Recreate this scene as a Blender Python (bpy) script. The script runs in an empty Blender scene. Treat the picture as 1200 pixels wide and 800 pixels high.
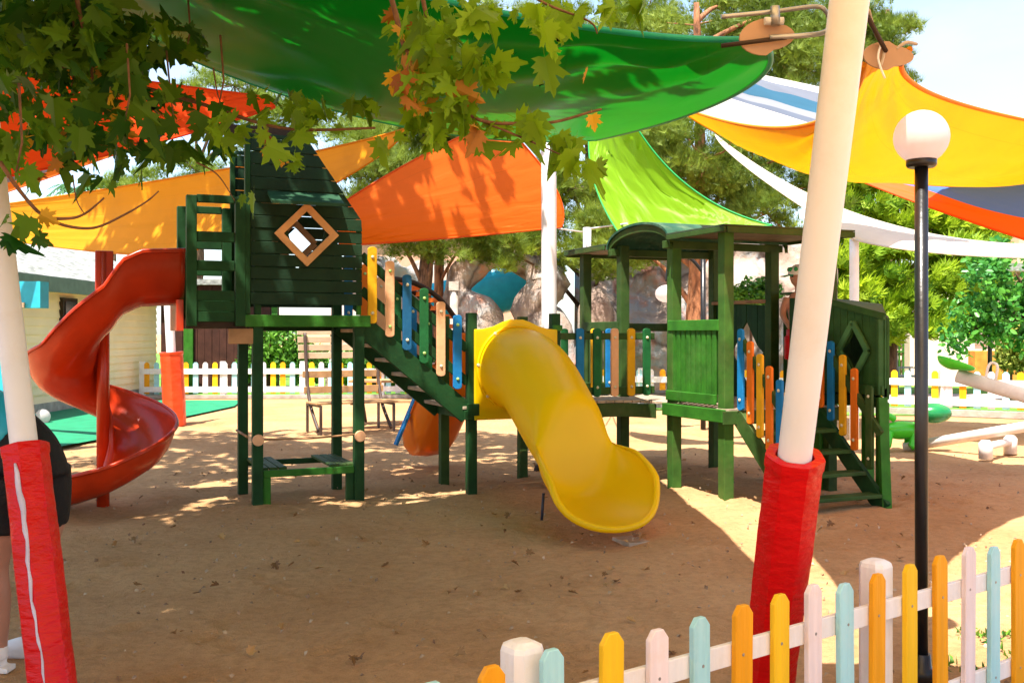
import bpy, bmesh, math, random
import numpy as np
from mathutils import Vector, Matrix
R = math.radians
random.seed(7); np.random.seed(7)
scn = bpy.context.scene
col = scn.collection
# ------------------------------------------------------------------ camera, sky, sun, exposure
cam_d = bpy.data.cameras.new("camera"); cam = bpy.data.objects.new("camera", cam_d); col.objects.link(cam)
cam.location = (0, 0, 1.6); cam.rotation_euler = (R(90), 0, 0)
cam_d.lens = 36; cam_d.sensor_width = 36; cam_d.shift_y = -10/1200; cam_d.clip_end = 2000; cam_d.clip_start = .05
scn.camera = cam
SUN = Vector((-.17, -.36, .92)).normalized()
w = bpy.data.worlds.new("World"); scn.world = w; w.use_nodes = True
nt = w.node_tree; nt.nodes.clear()
def nn(t, typ, **k):
    n = t.nodes.new(typ)
    for a, b in k.items(): setattr(n, a, b)
    return n
sky = nn(nt, 'ShaderNodeTexSky'); sky.sky_type = 'NISHITA'; sky.sun_disc = False
sky.sun_elevation = math.asin(SUN.z); sky.sun_rotation = math.atan2(SUN.x, SUN.y); sky.dust_density = 1.2; sky.air_density = 1.0
bg = nn(nt, 'ShaderNodeBackground'); bg.inputs[1].default_value = .145
wo = nn(nt, 'ShaderNodeOutputWorld')
tc = nn(nt, 'ShaderNodeTexCoord'); mp = nn(nt, 'ShaderNodeMapping'); mp.inputs['Scale'].default_value = (2.2, 2.2, 5)
nz = nn(nt, 'ShaderNodeTexNoise'); nz.inputs['Scale'].default_value = 1.6; nz.inputs['Detail'].default_value = 7; nz.inputs['Roughness'].default_value = .55
cr = nn(nt, 'ShaderNodeValToRGB'); cr.color_ramp.elements[0].position = .46; cr.color_ramp.elements[1].position = .74
cr.color_ramp.elements[0].color = (.04, .04, .04, 1)
mx = nn(nt, 'ShaderNodeMixRGB'); mx.inputs[2].default_value = (2.5, 2.8, 3.1, 1)
L_ = nt.links.new
L_(tc.outputs['Generated'], mp.inputs[0]); L_(mp.outputs[0], nz.inputs[0]); L_(nz.outputs[0], cr.inputs[0]); L_(cr.outputs[0], mx.inputs[0])
L_(sky.outputs[0], mx.inputs[1]); L_(mx.outputs[0], bg.inputs[0]); L_(bg.outputs[0], wo.inputs[0])
sd = bpy.data.lights.new("sun", 'SUN'); sd.energy = 5.0; sd.angle = R(.55); sd.color = (1, .94, .84)
so = bpy.data.objects.new("sun", sd); col.objects.link(so); so.rotation_euler = SUN.to_track_quat('Z', 'Y').to_euler(); so.location = (0, 0, 20)
scn.view_settings.view_transform = 'Standard'; scn.view_settings.look = 'None'; scn.view_settings.gamma = 1
scn.view_settings.use_curve_mapping = False; scn.view_settings.exposure = 1.48
scn.cycles.max_bounces = 8; scn.cycles.diffuse_bounces = 5; scn.cycles.transmission_bounces = 6; scn.cycles.transparent_max_bounces = 8
scn.cycles.use_denoising = True

# ------------------------------------------------------------------ materials
MATS = {}
def mat(name, c, rough=.6, spec=.4, var=.12, scale=6, bump=.0, bscale=60, trans=0, stretch=None, dirt=None, metal=0, coat=0, attr=False, c2=None):
    """procedural principled material: noise-varied colour, bump, optional translucency"""
    if name in MATS: return MATS[name]
    m = bpy.data.materials.new(name); m.use_nodes = True; t = m.node_tree; t.nodes.clear(); lk = t.links.new
    out = nn(t, 'ShaderNodeOutputMaterial'); p = nn(t, 'ShaderNodeBsdfPrincipled')
    p.inputs['Roughness'].default_value = rough; p.inputs['Metallic'].default_value = metal
    p.inputs['Specular IOR Level'].default_value = spec; p.inputs['Coat Weight'].default_value = coat
    tc = nn(t, 'ShaderNodeTexCoord'); mpn = nn(t, 'ShaderNodeMapping'); lk(tc.outputs['Object'], mpn.inputs[0])
    if stretch: mpn.inputs['Scale'].default_value = stretch
    n1 = nn(t, 'ShaderNodeTexNoise'); n1.inputs['Scale'].default_value = scale; n1.inputs['Detail'].default_value = 6
    lk(mpn.outputs[0], n1.inputs[0])
    rp = nn(t, 'ShaderNodeValToRGB'); rp.color_ramp.elements[0].position = .3; rp.color_ramp.elements[1].position = .72
    a = [max(0, x*(1-var*1.6)) for x in c]; b = [min(1, x*(1+var)) for x in c]
    if c2: a = list(c); b = list(c2)
    rp.color_ramp.elements[0].color = (*a, 1); rp.color_ramp.elements[1].color = (*b, 1)
    if attr:
        at = nn(t, 'ShaderNodeAttribute'); at.attribute_name = 'var'; lk(at.outputs['Fac'], rp.inputs[0])
        rp.color_ramp.elements[0].position = 0; rp.color_ramp.elements[1].position = 1
    else: lk(n1.outputs[0], rp.inputs[0])
    cout = rp.outputs[0]
    if dirt:
        n2 = nn(t, 'ShaderNodeTexNoise'); n2.inputs['Scale'].default_value = scale*.45; n2.inputs['Detail'].default_value = 9; n2.inputs['Roughness'].default_value = .7
        lk(tc.outputs['Object'], n2.inputs[0])
        r2 = nn(t, 'ShaderNodeValToRGB'); r2.color_ramp.elements[0].position = .5; r2.color_ramp.elements[1].position = .78
        lk(n2.outputs[0], r2.inputs[0]); mm = nn(t, 'ShaderNodeMixRGB'); mm.inputs[2].default_value = (*dirt, 1)
        lk(r2.outputs[0], mm.inputs[0]); lk(cout, mm.inputs[1]); cout = mm.outputs[0]
    lk(cout, p.inputs['Base Color'])
    if bump:
        n3 = nn(t, 'ShaderNodeTexNoise'); n3.inputs['Scale'].default_value = bscale; n3.inputs['Detail'].default_value = 4
        lk(mpn.outputs[0], n3.inputs[0]); bp = nn(t, 'ShaderNodeBump'); bp.inputs['Strength'].default_value = bump; bp.inputs['Distance'].default_value = .02
        lk(n3.outputs[0], bp.inputs['Height']); lk(bp.outputs[0], p.inputs['Normal'])
    if trans:
        tr = nn(t, 'ShaderNodeBsdfTranslucent'); lk(cout, tr.inputs[0]); ms = nn(t, 'ShaderNodeMixShader'); ms.inputs[0].default_value = trans
        lk(p.outputs[0], ms.inputs[1]); lk(tr.outputs[0], ms.inputs[2]); lk(ms.outputs[0], out.inputs[0])
    else: lk(p.outputs[0], out.inputs[0])
    MATS[name] = m; return m

def wood(name, c, **k):
    k.setdefault('rough', .62); k.setdefault('spec', .2); k.setdefault('bump', .16); k.setdefault('bscale', 22); k.setdefault('var', .22); k.setdefault('scale', 5)
    return mat(name, c, **k)
M_GREEN = wood('dark_green_paint', (.009, .050, .012), dirt=(.018, .066, .018))
M_GREEN2 = wood('leaf_green_paint', (.030, .145, .012), dirt=(.06, .16, .03))
M_GREEN3 = wood('picket_green', (.012, .11, .03))
M_OLIVE = wood('weathered_green_paint', (.032, .074, .014), dirt=(.08, .095, .03))
M_YEL = wood('picket_yellow', (.75, .38, .01), var=.1)
M_ORP = wood('picket_orange', (.75, .17, .01), var=.1)
M_PEACH = wood('picket_peach', (.80, .42, .22), var=.1)
M_BLUE = wood('picket_blue', (.010, .17, .42), var=.15)
M_DBLUE = wood('picket_dark_blue', (.012, .10, .22), var=.15)
M_TAN = wood('bare_wood', (.36, .19, .09), var=.25)
M_WINF = wood('window_frame_wood', (.78, .40, .17), var=.2)
M_DECK = wood('deck_wood', (.42, .33, .24), var=.25, bump=.5)
M_DKWOOD = wood('dark_wood', (.045, .026, .016))
M_BOLT = mat('bolt_caps', (.62, .55, .36), rough=.4)
M_BOLTG = mat('green_bolt_caps', (.35, .55, .15), rough=.4)
M_RED = mat('red_plastic', (.50, .032, .004), rough=.26, spec=.35, var=.22, scale=2.2, dirt=(.42, .04, .010))
M_YPL = mat('yellow_plastic', (.97, .69, .004), rough=.32, spec=.3, var=.02, scale=2, trans=.42)
M_OPL = mat('orange_plastic', (.90, .24, .006), rough=.28, var=.06, scale=2, trans=.3)
M_PAD = mat('red_vinyl', (.60, .002, .004), rough=.32, spec=.22, var=.08, scale=3, bump=.5, bscale=14, stretch=(1, 1, 2.2))
M_PADO = mat('orange_red_vinyl', (.70, .06, .012), rough=.3, var=.08, bump=.2, bscale=9)
M_WHITEP = mat('white_pole_paint', (.80, .79, .80), rough=.4, spec=.3, var=.03, scale=3, dirt=(.70, .63, .57))
M_VELCRO = mat('seam_lilac', (.60, .55, .66), rough=.6)
M_BLACK = mat('black_metal', (.012, .011, .012), rough=.3, var=.2, bump=.1, bscale=20)
M_GLOBE = mat('frosted_globe', (.80, .74, .74), rough=.3, var=.02, trans=.62)
M_STEEL = mat('galvanised_steel', (.34, .34, .35), rough=.35, metal=.7, var=.2)
M_PLATE = mat('sail_corner_plate', (.42, .25, .15), rough=.6, var=.12)
M_ROPE = mat('rope', (.45, .36, .28), rough=.9)
M_FW = wood('fence_white', (.80, .77, .76), stretch=(1, 1, .08), scale=24, bscale=50, var=.06, bump=.25, rough=.5, dirt=(.72, .66, .6))
M_FP = wood('fence_pink', (.80, .68, .68), stretch=(1, 1, .08), scale=24, bscale=50, var=.08, bump=.3, rough=.5, dirt=(.76, .60, .55))
M_FB = wood('fence_blue', (.36, .66, .70), stretch=(1, 1, .08), scale=24, bscale=50, var=.07, bump=.3, rough=.5, dirt=(.45, .68, .70))
M_FY = wood('fence_yellow', (.84, .50, .015), stretch=(1, 1, .08), scale=24, bscale=50, var=.07, bump=.3, rough=.5)
M_FO = wood('fence_orange', (.80, .34, .010), stretch=(1, 1, .08), scale=24, bscale=50, var=.08, bump=.3, rough=.5)
M_CONC = mat('concrete', (.38, .33, .28), rough=.9, var=.2, bump=.4, bscale=25)
M_BARK = mat('bark', (.16, .085, .05), rough=.9, var=.4, scale=8, bump=1, bscale=25, stretch=(3, 3, .7))
M_BARKO = mat('orange_bark', (.34, .14, .06), rough=.9, var=.45, scale=5, bump=1, bscale=18, stretch=(3, 3, .8))
M_TWIG = mat('twig', (.16, .075, .035), rough=.8, var=.3, scale=30)

# ------------------------------------------------------------------ helpers
def P(px, py, d): return Vector(((px-600)*d/1200, d, 1.6-(py-390)*d/1200))
def Gd(py): return 1920/(py-390)
CU, SU = math.cos(R(23)), math.sin(R(23))
O0 = Vector((-2.34, 9.41, 0))
def Lc(u, v, z=0): return Vector((O0.x+u*CU-v*SU, O0.y+u*SU+v*CU, z))
UV_ = Vector((CU, SU, 0)); VV_ = Vector((-SU, CU, 0)); ZZ = Vector((0, 0, 1))
TM = Matrix(((CU, -SU, 0, O0.x), (SU, CU, 0, O0.y), (0, 0, 1, 0), (0, 0, 0, 1)))
WM = {}
def tag(o, label=None, cat=None, group=None, kind=None):
    if label: o['label'] = label
    if cat: o['category'] = cat
    if group: o['group'] = group
    if kind: o['kind'] = kind
    return o
def thing(name, label, cat, loc=(0, 0, 0), rz=0, group=None):
    o = bpy.data.objects.new(name, None); o.empty_display_size = .2; col.objects.link(o); o.location = loc; o.rotation_euler = (0, 0, rz)
    WM[o] = Matrix.Translation(loc) @ Matrix.Rotation(rz, 4, 'Z'); return tag(o, label, cat, group)
def copy_tree(o, parent=None):
    c = o.copy(); col.objects.link(c); c.parent = parent
    for k in ('label', 'group'):
        pass
    for ch in [x for x in list(col.objects) if x.parent == o]: copy_tree(ch, c)
    return c
class MB:
    def __init__(s, M=None): s.v = []; s.f = []; s.uv = None; s.M = M; s.sm = []
    def add(s, vs, fs, smooth=False):
        b = len(s.v); s.v += [Vector(x) for x in vs]; s.f += [[i+b for i in f] for f in fs]; s.sm += [smooth]*len(fs); return s
    def box(s, x0, x1, y0, y1, z0, z1, F=None):
        vs = [Vector((x, y, z)) for z in (z0, z1) for y in (y0, y1) for x in (x0, x1)]
        if F: vs = [F @ x if isinstance(F, Matrix) else F(x) for x in vs]
        return s.add(vs, [(0, 2, 3, 1), (4, 5, 7, 6), (0, 1, 5, 4), (2, 6, 7, 3), (0, 4, 6, 2), (1, 3, 7, 5)])
    def beam(s, a, b, w, h, up=ZZ):
        a = Vector(a); b = Vector(b); d = (b-a).normalized(); r = d.cross(up)
        if r.length < 1e-4: r = d.cross(Vector((1, 0, 0)))
        r.normalize(); u = r.cross(d)
        vs = [p+r*sx*w/2+u*sz*h/2 for p in (a, b) for sz in (-1, 1) for sx in (-1, 1)]
        return s.add(vs, [(0, 1, 3, 2), (4, 6, 7, 5), (0, 4, 5, 1), (2, 3, 7, 6), (0, 2, 6, 4), (1, 5, 7, 3)])
    def tube(s, pts, rad, n=12, cap=True, sx=1):
        pts = [Vector(p) for p in pts]; k = len(pts)
        if not hasattr(rad, '__len__'): rad = [rad]*k
        vs = []; prev = None
        for i, p in enumerate(pts):
            d = (pts[min(i+1, k-1)]-pts[max(i-1, 0)])
            d = d.normalized() if d.length > 1e-7 else ZZ
            if prev is None: r = d.cross(Vector((0, 1, 0)) if abs(d.y) < .9 else Vector((1, 0, 0))); r.normalize()
            else: r = (prev-d*prev.dot(d)).normalized()
            prev = r; u = d.cross(r)
            for j in range(n):
                a = 2*math.pi*j/n; vs.append(p+(r*math.cos(a)*sx+u*math.sin(a))*rad[i])
        fs = [(i*n+j, i*n+(j+1) % n, (i+1)*n+(j+1) % n, (i+1)*n+j) for i in range(k-1) for j in range(n)]
        s.add(vs, fs, True)
        if cap:
            b = len(s.v)-len(vs); s.f += [[b+j for j in range(n-1, -1, -1)], [b+(k-1)*n+j for j in range(n)]]; s.sm += [False, False]
        return s
    def grid(s, rows, smooth=True, closed=False):
        m = len(rows[0]); vs = [p for r in rows for p in r]; fs = []
        for i in range(len(rows)-1):
            for j in range(m if closed else m-1): fs.append((i*m+j, i*m+(j+1) % m, (i+1)*m+(j+1) % m, (i+1)*m+j))
        return s.add(vs, fs, smooth)
    def prism(s, poly, o, ax, ay, t):
        """poly 2D extruded by vector t"""
        o = Vector(o); ax = Vector(ax); ay = Vector(ay); t = Vector(t); n = len(poly)
        a = [o+ax*x+ay*y for x, y in poly]; vs = a+[p+t for p in a]
        fs = [list(range(n-1, -1, -1)), list(range(n, 2*n))]+[(i, (i+1) % n, n+(i+1) % n, n+i) for i in range(n)]
        return s.add(vs, fs)
    def sphere(s, c, r, n=20, sc=(1, 1, 1)):
        c = Vector(c); rows = [[c+Vector((r*sc[0]*math.sin(a)*math.cos(b), r*sc[1]*math.sin(a)*math.sin(b), r*sc[2]*math.cos(a))) for b in [2*math.pi*j/n for j in range(n)]] for a in [max(.001, math.pi*i/(n//2)) if i < n//2 else math.pi-.001 for i in range(n//2+1)]]
        return s.grid(rows, True, True)
    def build(s, name, m, parent=None, bevel=0, label=None, cat=None, group=None, kind=None, solid=0, attr=None, uvs=None, fix=False):
        vs = s.v
        if s.M is not None: vs = [s.M @ v for v in vs]
        if parent is not None: mi = WM[parent]; inv = mi.inverted(); vs = [inv @ v for v in vs]; loc = Vector()
        else:
            xs = [v.x for v in vs]; ys = [v.y for v in vs]; loc = Vector(((min(xs)+max(xs))/2, (min(ys)+max(ys))/2, min(v.z for v in vs))); vs = [v-loc for v in vs]; mi = Matrix.Translation(loc)
        me = bpy.data.meshes.new(name); me.from_pydata([tuple(v) for v in vs], [], s.f)
        me.polygons.foreach_set('use_smooth', s.sm)
        if attr is not None:
            at = me.attributes.new('var', 'FLOAT', 'FACE'); at.data.foreach_set('value', attr)
        if uvs is not None:
            ul = me.uv_layers.new(name='UVMap'); li = np.zeros(len(me.loops), dtype=np.int32); me.loops.foreach_get('vertex_index', li)
            ul.data.foreach_set('uv', np.array(uvs, dtype=np.float32)[li].ravel())
        if fix:
            bm = bmesh.new(); bm.from_mesh(me); bmesh.ops.recalc_face_normals(bm, faces=bm.faces); bm.to_mesh(me); bm.free()
        me.update(); me.materials.append(m)
        o = bpy.data.objects.new(name, me); col.objects.link(o)
        if parent is not None: o.parent = parent
        else: o.location = loc
        WM[o] = mi
        if solid: md = o.modifiers.new('s', 'SOLIDIFY'); md.thickness = solid; md.offset = 0
        if bevel: md = o.modifiers.new('b', 'BEVEL'); md.width = bevel; md.segments = 2; md.limit_method = 'ANGLE'
        return tag(o, label, cat, group, kind)
def T(): return MB(TM)
def interp(xs, ys, x): return float(np.interp(x, xs, ys))
def smooth_path(pts, n=8):
    pts = [Vector(p) for p in pts]; out = []
    for i in range(len(pts)-1):
        p0 = pts[max(i-1, 0)]; p1 = pts[i]; p2 = pts[i+1]; p3 = pts[min(i+2, len(pts)-1)]
        for k in range(n):
            t = k/n; out.append(.5*((2*p1)+(p2-p0)*t+(2*p0-5*p1+4*p2-p3)*t*t+(3*p1-p0-3*p2+p3)*t**3))
    return out+[pts[-1]]

# ------------------------------------------------------------------ ground
def ground_material():
    m = bpy.data.materials.new('sand'); m.use_nodes = True; t = m.node_tree; lk = t.links.new; p = t.nodes['Principled BSDF']
    p.inputs['Roughness'].default_value = .95; p.inputs['Specular IOR Level'].default_value = .1
    tc = nn(t, 'ShaderNodeTexCoord')
    def noise(s, d=8, r=.6):
        n = nn(t, 'ShaderNodeTexNoise'); n.inputs['Scale'].default_value = s; n.inputs['Detail'].default_value = d; n.inputs['Roughness'].default_value = r; lk(tc.outputs['Object'], n.inputs[0]); return n
    a = noise(.7); b = noise(14, 8, .75); c = noise(120, 3)
    r = nn(t, 'ShaderNodeValToRGB'); e = r.color_ramp.elements; e[0].position = .3; e[0].color = (.45, .245, .11, 1); e[1].position = .7; e[1].color = (.60, .365, .185, 1)
    lk(a.outputs[0], r.inputs[0])
    r2 = nn(t, 'ShaderNodeValToRGB'); e = r2.color_ramp.elements; e[0].position = .36; e[0].color = (.62, .6, .58, 1); e[1].position = .56; e[1].color = (1.05, 1.05, 1.05, 1)
    lk(b.outputs[0], r2.inputs[0]); mu = nn(t, 'ShaderNodeMixRGB', blend_type='MULTIPLY'); mu.inputs[0].default_value = .5; lk(r.outputs[0], mu.inputs[1]); lk(r2.outputs[0], mu.inputs[2])
    r3 = nn(t, 'ShaderNodeValToRGB'); e = r3.color_ramp.elements; e[0].position = .3; e[0].color = (.72, .7, .68, 1); e[1].position = .6; e[1].color = (1.08, 1.08, 1.08, 1)
    lk(c.outputs[0], r3.inputs[0]); mu2 = nn(t, 'ShaderNodeMixRGB', blend_type='MULTIPLY'); mu2.inputs[0].default_value = .4; lk(mu.outputs[0], mu2.inputs[1]); lk(r3.outputs[0], mu2.inputs[2])
    lk(mu2.outputs[0], p.inputs['Base Color'])
    ad = nn(t, 'ShaderNodeMath', operation='MULTIPLY_ADD'); lk(b.outputs[0], ad.inputs[0]); ad.inputs[1].default_value = 1.6; lk(c.outputs[0], ad.inputs[2])
    d = noise(5, 6, .7); ad2 = nn(t, 'ShaderNodeMath', operation='MULTIPLY_ADD'); lk(d.outputs[0], ad2.inputs[0]); ad2.inputs[1].default_value = 3; lk(ad.outputs[0], ad2.inputs[2])
    bp = nn(t, 'ShaderNodeBump'); bp.inputs['Strength'].default_value = .75; bp.inputs['Distance'].default_value = .02; lk(ad2.outputs[0], bp.inputs['Height']); lk(bp.outputs[0], p.inputs['Normal'])
    return m
def gheight(x, y):
    h = .012*math.sin(x*2.1+y*1.3)+.010*math.sin(x*3.7-y*2.9+1)+.006*math.sin(x*8.3+y*6.1)
    return h*.8-.012
def build_ground():
    g = MB(); nx, ny = 330, 380
    rs_g = np.random.RandomState(5); fp_ = [(rs_g.uniform(-6, 6), rs_g.uniform(4, 15), rs_g.uniform(0, 6.28)) for _ in range(420)]
    xs = np.linspace(-9, 9, nx); ys = np.linspace(.3, 19, ny)
    hs = np.random.RandomState(3).randn(ny, nx)*.0025; XX, YY = np.meshgrid(xs, ys)
    for fx, fy, fa_ in fp_:
        dx = (XX-fx)*math.cos(fa_)+(YY-fy)*math.sin(fa_); dy = -(XX-fx)*math.sin(fa_)+(YY-fy)*math.cos(fa_); q = (dx/.13)**2+(dy/.055)**2
        hs += np.where(q < 6, -.024*np.exp(-q)+.011*np.exp(-(q-2.2)**2), 0)
    for hx, hy, hr_, hd in ((.75, 8.0, .5, .06), (-3.6, 9.2, .4, .05), (-2.4, 9.4, .25, -.03), (-1.5, 9.8, .25, -.03), (2.06, 9.9, .25, -.03), (3.1, 9.3, .5, -.03)): hs -= hd*np.exp(-((XX-hx)**2+(YY-hy)**2)/hr_**2)
    g.grid([[Vector((x, y, (gheight(x, y)+hs[j, i]) if 0 < i < nx-1 and 0 < j < ny-1 else -.012)) for i, x in enumerate(xs)] for j, y in enumerate(ys)])
    # surround out to the horizon
    for a in ((-600, -9, -300, 900), (9, 600, -300, 900), (-9, 9, -300, .3), (-9, 9, 19, 900)):
        g.add([(a[0], a[2], -.012), (a[1], a[2], -.012), (a[1], a[3], -.012), (a[0], a[3], -.012)], [(0, 1, 2, 3)], True)
    g.build('ground', ground_material(), kind='structure')
build_ground()
M_TURF = mat('artificial_turf', (.01, .22, .10), rough=.8, var=.15, scale=3, bump=.4, bscale=200)
M_LAWN = mat('lawn', (.07, .20, .02), rough=.9, var=.45, scale=1.2, bump=1, bscale=40, c2=(.16, .30, .03))
M_PATH = mat('path_paving', (.50, .36, .33), rough=.85, var=.15, scale=2)
tf = MB(); tf.add([(p.x, p.y, .028) for p in (P(-60, 530, Gd(540)), P(60, 527, Gd(527)), P(130, 514, Gd(514)), P(215, 492, Gd(490)), P(275, 477, Gd(477)), P(283, 470, Gd(470)), P(150, 467, Gd(470)), P(-60, 470, Gd(486)))], [range(8)])
tf.build('turf_mat', M_TURF, kind='structure')
lw = MB()
for x0, x1, y0, y1 in ((5, 60, 19.9, 24.5), (-1.2, 5, 21.3, 24.5), (-60, -1.2, 26, 80), (5, 60, 26.8, 31)): lw.add([(x0, y0, .005), (x1, y0, .005), (x1, y1, .005), (x0, y1, .005)], [(0, 1, 2, 3)])
lw.build('lawn', M_LAWN, kind='structure')
pt = MB(); pt.add([(-1, 24.5, .009), (60, 24.5, .009), (60, 26.8, .009), (-1, 26.8, .009)], [(0, 1, 2, 3)]); pt.build('path', M_PATH, kind='structure')

# ------------------------------------------------------------------ foliage tools (numpy)
def rand_rot(n, up_bias=0.0, rs=np.random):
    a = rs.randn(n, 3); a[:, 2] += up_bias; a /= np.linalg.norm(a, axis=1)[:, None]          # leaf normal
    b = rs.randn(n, 3); b -= (b*a).sum(1)[:, None]*a; b /= np.linalg.norm(b, axis=1)[:, None]  # leaf axis
    return a, b
def leaves_mesh(name, pts, sizes, template, faces, material, parent, up_bias=.5, axis=None, axis_w=0, var=None, **kw):
    """template: (k,3) x=side y=axis z=normal ; one mesh with every leaf"""
    n = len(pts); N, A = rand_rot(n, up_bias)
    if axis is not None:
        A = A+np.array(axis)*axis_w; A /= np.linalg.norm(A, axis=1)[:, None]
        N = N-(N*A).sum(1)[:, None]*A; N /= np.linalg.norm(N, axis=1)[:, None]
    S = np.cross(A, N); tp = np.array(template); k = len(tp); sz = np.asarray(sizes)[:, None, None]
    V = pts[:, None, :]+sz*(tp[None, :, 0:1]*S[:, None, :]+tp[None, :, 1:2]*A[:, None, :]+tp[None, :, 2:3]*N[:, None, :])
    inv = np.array(WM[parent].inverted()) if parent is not None else np.eye(4)
    V = V.reshape(-1, 3); V = V @ inv[:3, :3].T+inv[:3, 3]
    me = bpy.data.meshes.new(name); nf = len(faces); fl = [len(f) for f in faces]; tl = sum(fl)
    me.vertices.add(len(V)); me.vertices.foreach_set('co', V.astype(np.float32).ravel())
    flat = np.concatenate([np.array(f) for f in faces]); loops = (flat[None, :]+(np.arange(n)*k)[:, None]).ravel()
    me.loops.add(len(loops)); me.loops.foreach_set('vertex_index', loops.astype(np.int32))
    st = np.concatenate([[0], np.cumsum(fl)[:-1]]); starts = (st[None, :]+(np.arange(n)*tl)[:, None]).ravel()
    me.polygons.add(n*nf); me.polygons.foreach_set('loop_start', starts.astype(np.int32)); me.polygons.foreach_set('loop_total', np.tile(fl, n).astype(np.int32))
    me.update(calc_edges=True)
    if var is None: var = np.random.rand(n)
    at = me.attributes.new('var', 'FLOAT', 'FACE'); at.data.foreach_set('value', np.repeat(np.clip(var, 0, 1), nf).astype(np.float32))
    me.validate(); me.materials.append(material); o = bpy.data.objects.new(name, me); col.objects.link(o)
    if parent is not None: o.parent = parent
    WM[o] = WM[parent] if parent is not None else Matrix()
    return tag(o, **kw)
def clumps(centers, radii, n_each, flat=1.0, shell=.5):
    out = []; va = []
    for c, r, n in zip(centers, radii, n_each):
        d = np.random.randn(n, 3); d /= np.linalg.norm(d, axis=1)[:, None]; rr = np.random.rand(n)**shell
        rv = np.array(r) if hasattr(r, '__len__') else np.array([r, r, r*flat])
        out.append(np.array(c)+d*rr[:, None]*rv); va.append(np.full(n, np.random.rand())*.5+np.random.rand(n)*.5)
    return np.concatenate(out), np.concatenate(va)
# plane-tree leaf, two folded halves
def plane_leaf():
    half = [(.0, -.05), (.16, -.12), (.36, -.16), (.30, -.02), (.60, .06), (.46, .14), (.52, .24), (.34, .25), (.50, .47), (.62, .60), (.44, .58), (.40, .68), (.24, .52), (.20, .56), (.24, .80), (.14, .84), (.10, .98), (0, 1.12)]
    v = []; f = []
    for s in (1, -1):
        b = len(v)
        for x, y in half: v.append((s*x*.95, y, abs(x)*.28-.10*y*y))
        f.append([b+i for i in (range(len(half)) if s > 0 else range(len(half)-1, -1, -1))])
    b = len(v); v += [(.008, -.05, 0), (-.008, -.05, 0), (-.006, -.45, .06), (.006, -.45, .06)]; f.append([b, b+1, b+2, b+3])
    return v, f
OV = [(0, 0, 0), (.28, .3, .06), (.25, .7, .06), (0, 1, 0), (-.25, .7, .06), (-.28, .3, .06)]; OVF = [(0, 1, 2, 3), (0, 3, 4, 5)]
NEED = [(-.02, 0, 0), (.02, 0, 0), (0, 1, 0)]; NEEDF = [(0, 1, 2)]
# spray of three needles each
SPR = []; SPRF = []
for i_, (sx_, sy_) in enumerate(((0, 1), (.45, .85), (-.45, .85), (.2, .95), (-.25, .9))):
    b_ = len(SPR); SPR += [(-.028, 0, 0), (.028, 0, 0), (sx_, sy_, .12*(i_ % 3))]; SPRF.append((b_, b_+1, b_+2))
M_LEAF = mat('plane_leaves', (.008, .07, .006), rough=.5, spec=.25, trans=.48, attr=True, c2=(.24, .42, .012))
M_LEAFB = mat('autumn_leaves', (.22, .04, .008), rough=.6, trans=.35, attr=True, c2=(.70, .42, .02))
M_PINE = mat('pine_needles', (.08, .15, .012), rough=.6, trans=.45, attr=True, c2=(.27, .34, .03))
M_JUN = mat('cypress_sprays', (.06, .20, .008), rough=.6, trans=.45, attr=True, c2=(.55, .68, .02))
M_VINE = mat('vine_leaves', (.02, .17, .04), rough=.35, trans=.4, attr=True, c2=(.16, .46, .05))
M_BUSH = mat('bush_leaves', (.03, .14, .015), rough=.5, trans=.3, attr=True, c2=(.20, .42, .04))

# ------------------------------------------------------------------ background: houses, rocks, trees
M_SIDE = mat('cream_siding', (.90, .70, .43), rough=.7, var=.05, scale=1.5)
M_ROOFG = mat('grey_roof', (.30, .31, .28), rough=.9, var=.35, scale=10, bump=.5, bscale=60, stretch=(1, .3, 1))
M_FASC = mat('green_fascia', (.10, .16, .11), rough=.7)
M_TEAL = mat('teal_paint', (.02, .42, .55), rough=.5)
M_GLASS = mat('dark_window_glass', (.02, .02, .02), rough=.1)
hs = thing('house', 'cream clapboard house with grey roof and green fascia behind red spiral slide', 'house', (-10.5, 22, 0))
def siding(mb, x, y0, y1, z0, z1, n):
    for i in range(n):
        a = z0+(z1-z0)*i/n; b = z0+(z1-z0)*(i+1)/n
        mb.add([(x+.03, y0, a), (x+.03, y1, a), (x, y1, b), (x, y0, b), (x-.2, y0, a), (x-.2, y1, a), (x-.2, y1, b), (x-.2, y0, b)], [(0, 1, 2, 3), (4, 7, 6, 5), (0, 3, 7, 4), (1, 5, 6, 2), (0, 4, 5, 1), (3, 2, 6, 7)])
m = MB(); siding(m, -9.25, 14, 26.6, .22, 2.75, 15); m.build('wall', M_SIDE, hs)
MB().box(-9.5, -9.19, 14, 26.62, 0, .22).build('foundation', M_CONC, hs)
MB().box(-13.5, -9.3, 26.45, 26.62, 0, 2.9).build('end_wall', M_SIDE, hs)
MB().add([(-8.75, 13.5, 2.62), (-8.75, 27, 2.62), (-12, 27, 4.15), (-12, 13.5, 4.15), (-8.75, 13.5, 2.68), (-8.75, 27, 2.68), (-12, 27, 4.21), (-12, 13.5, 4.21)], [(0, 3, 2, 1), (4, 5, 6, 7), (0, 1, 5, 4), (1, 2, 6, 5), (2, 3, 7, 6), (3, 0, 4, 7)]).build('roof', M_ROOFG, hs)
MB().box(-8.77, -8.70, 13.5, 27, 2.38, 2.66).build('fascia', M_FASC, hs)
MB().box(-12.1, -11.9, 13.5, 27, 4.14, 4.32).build('ridge_trim', M_TEAL, hs)
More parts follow.
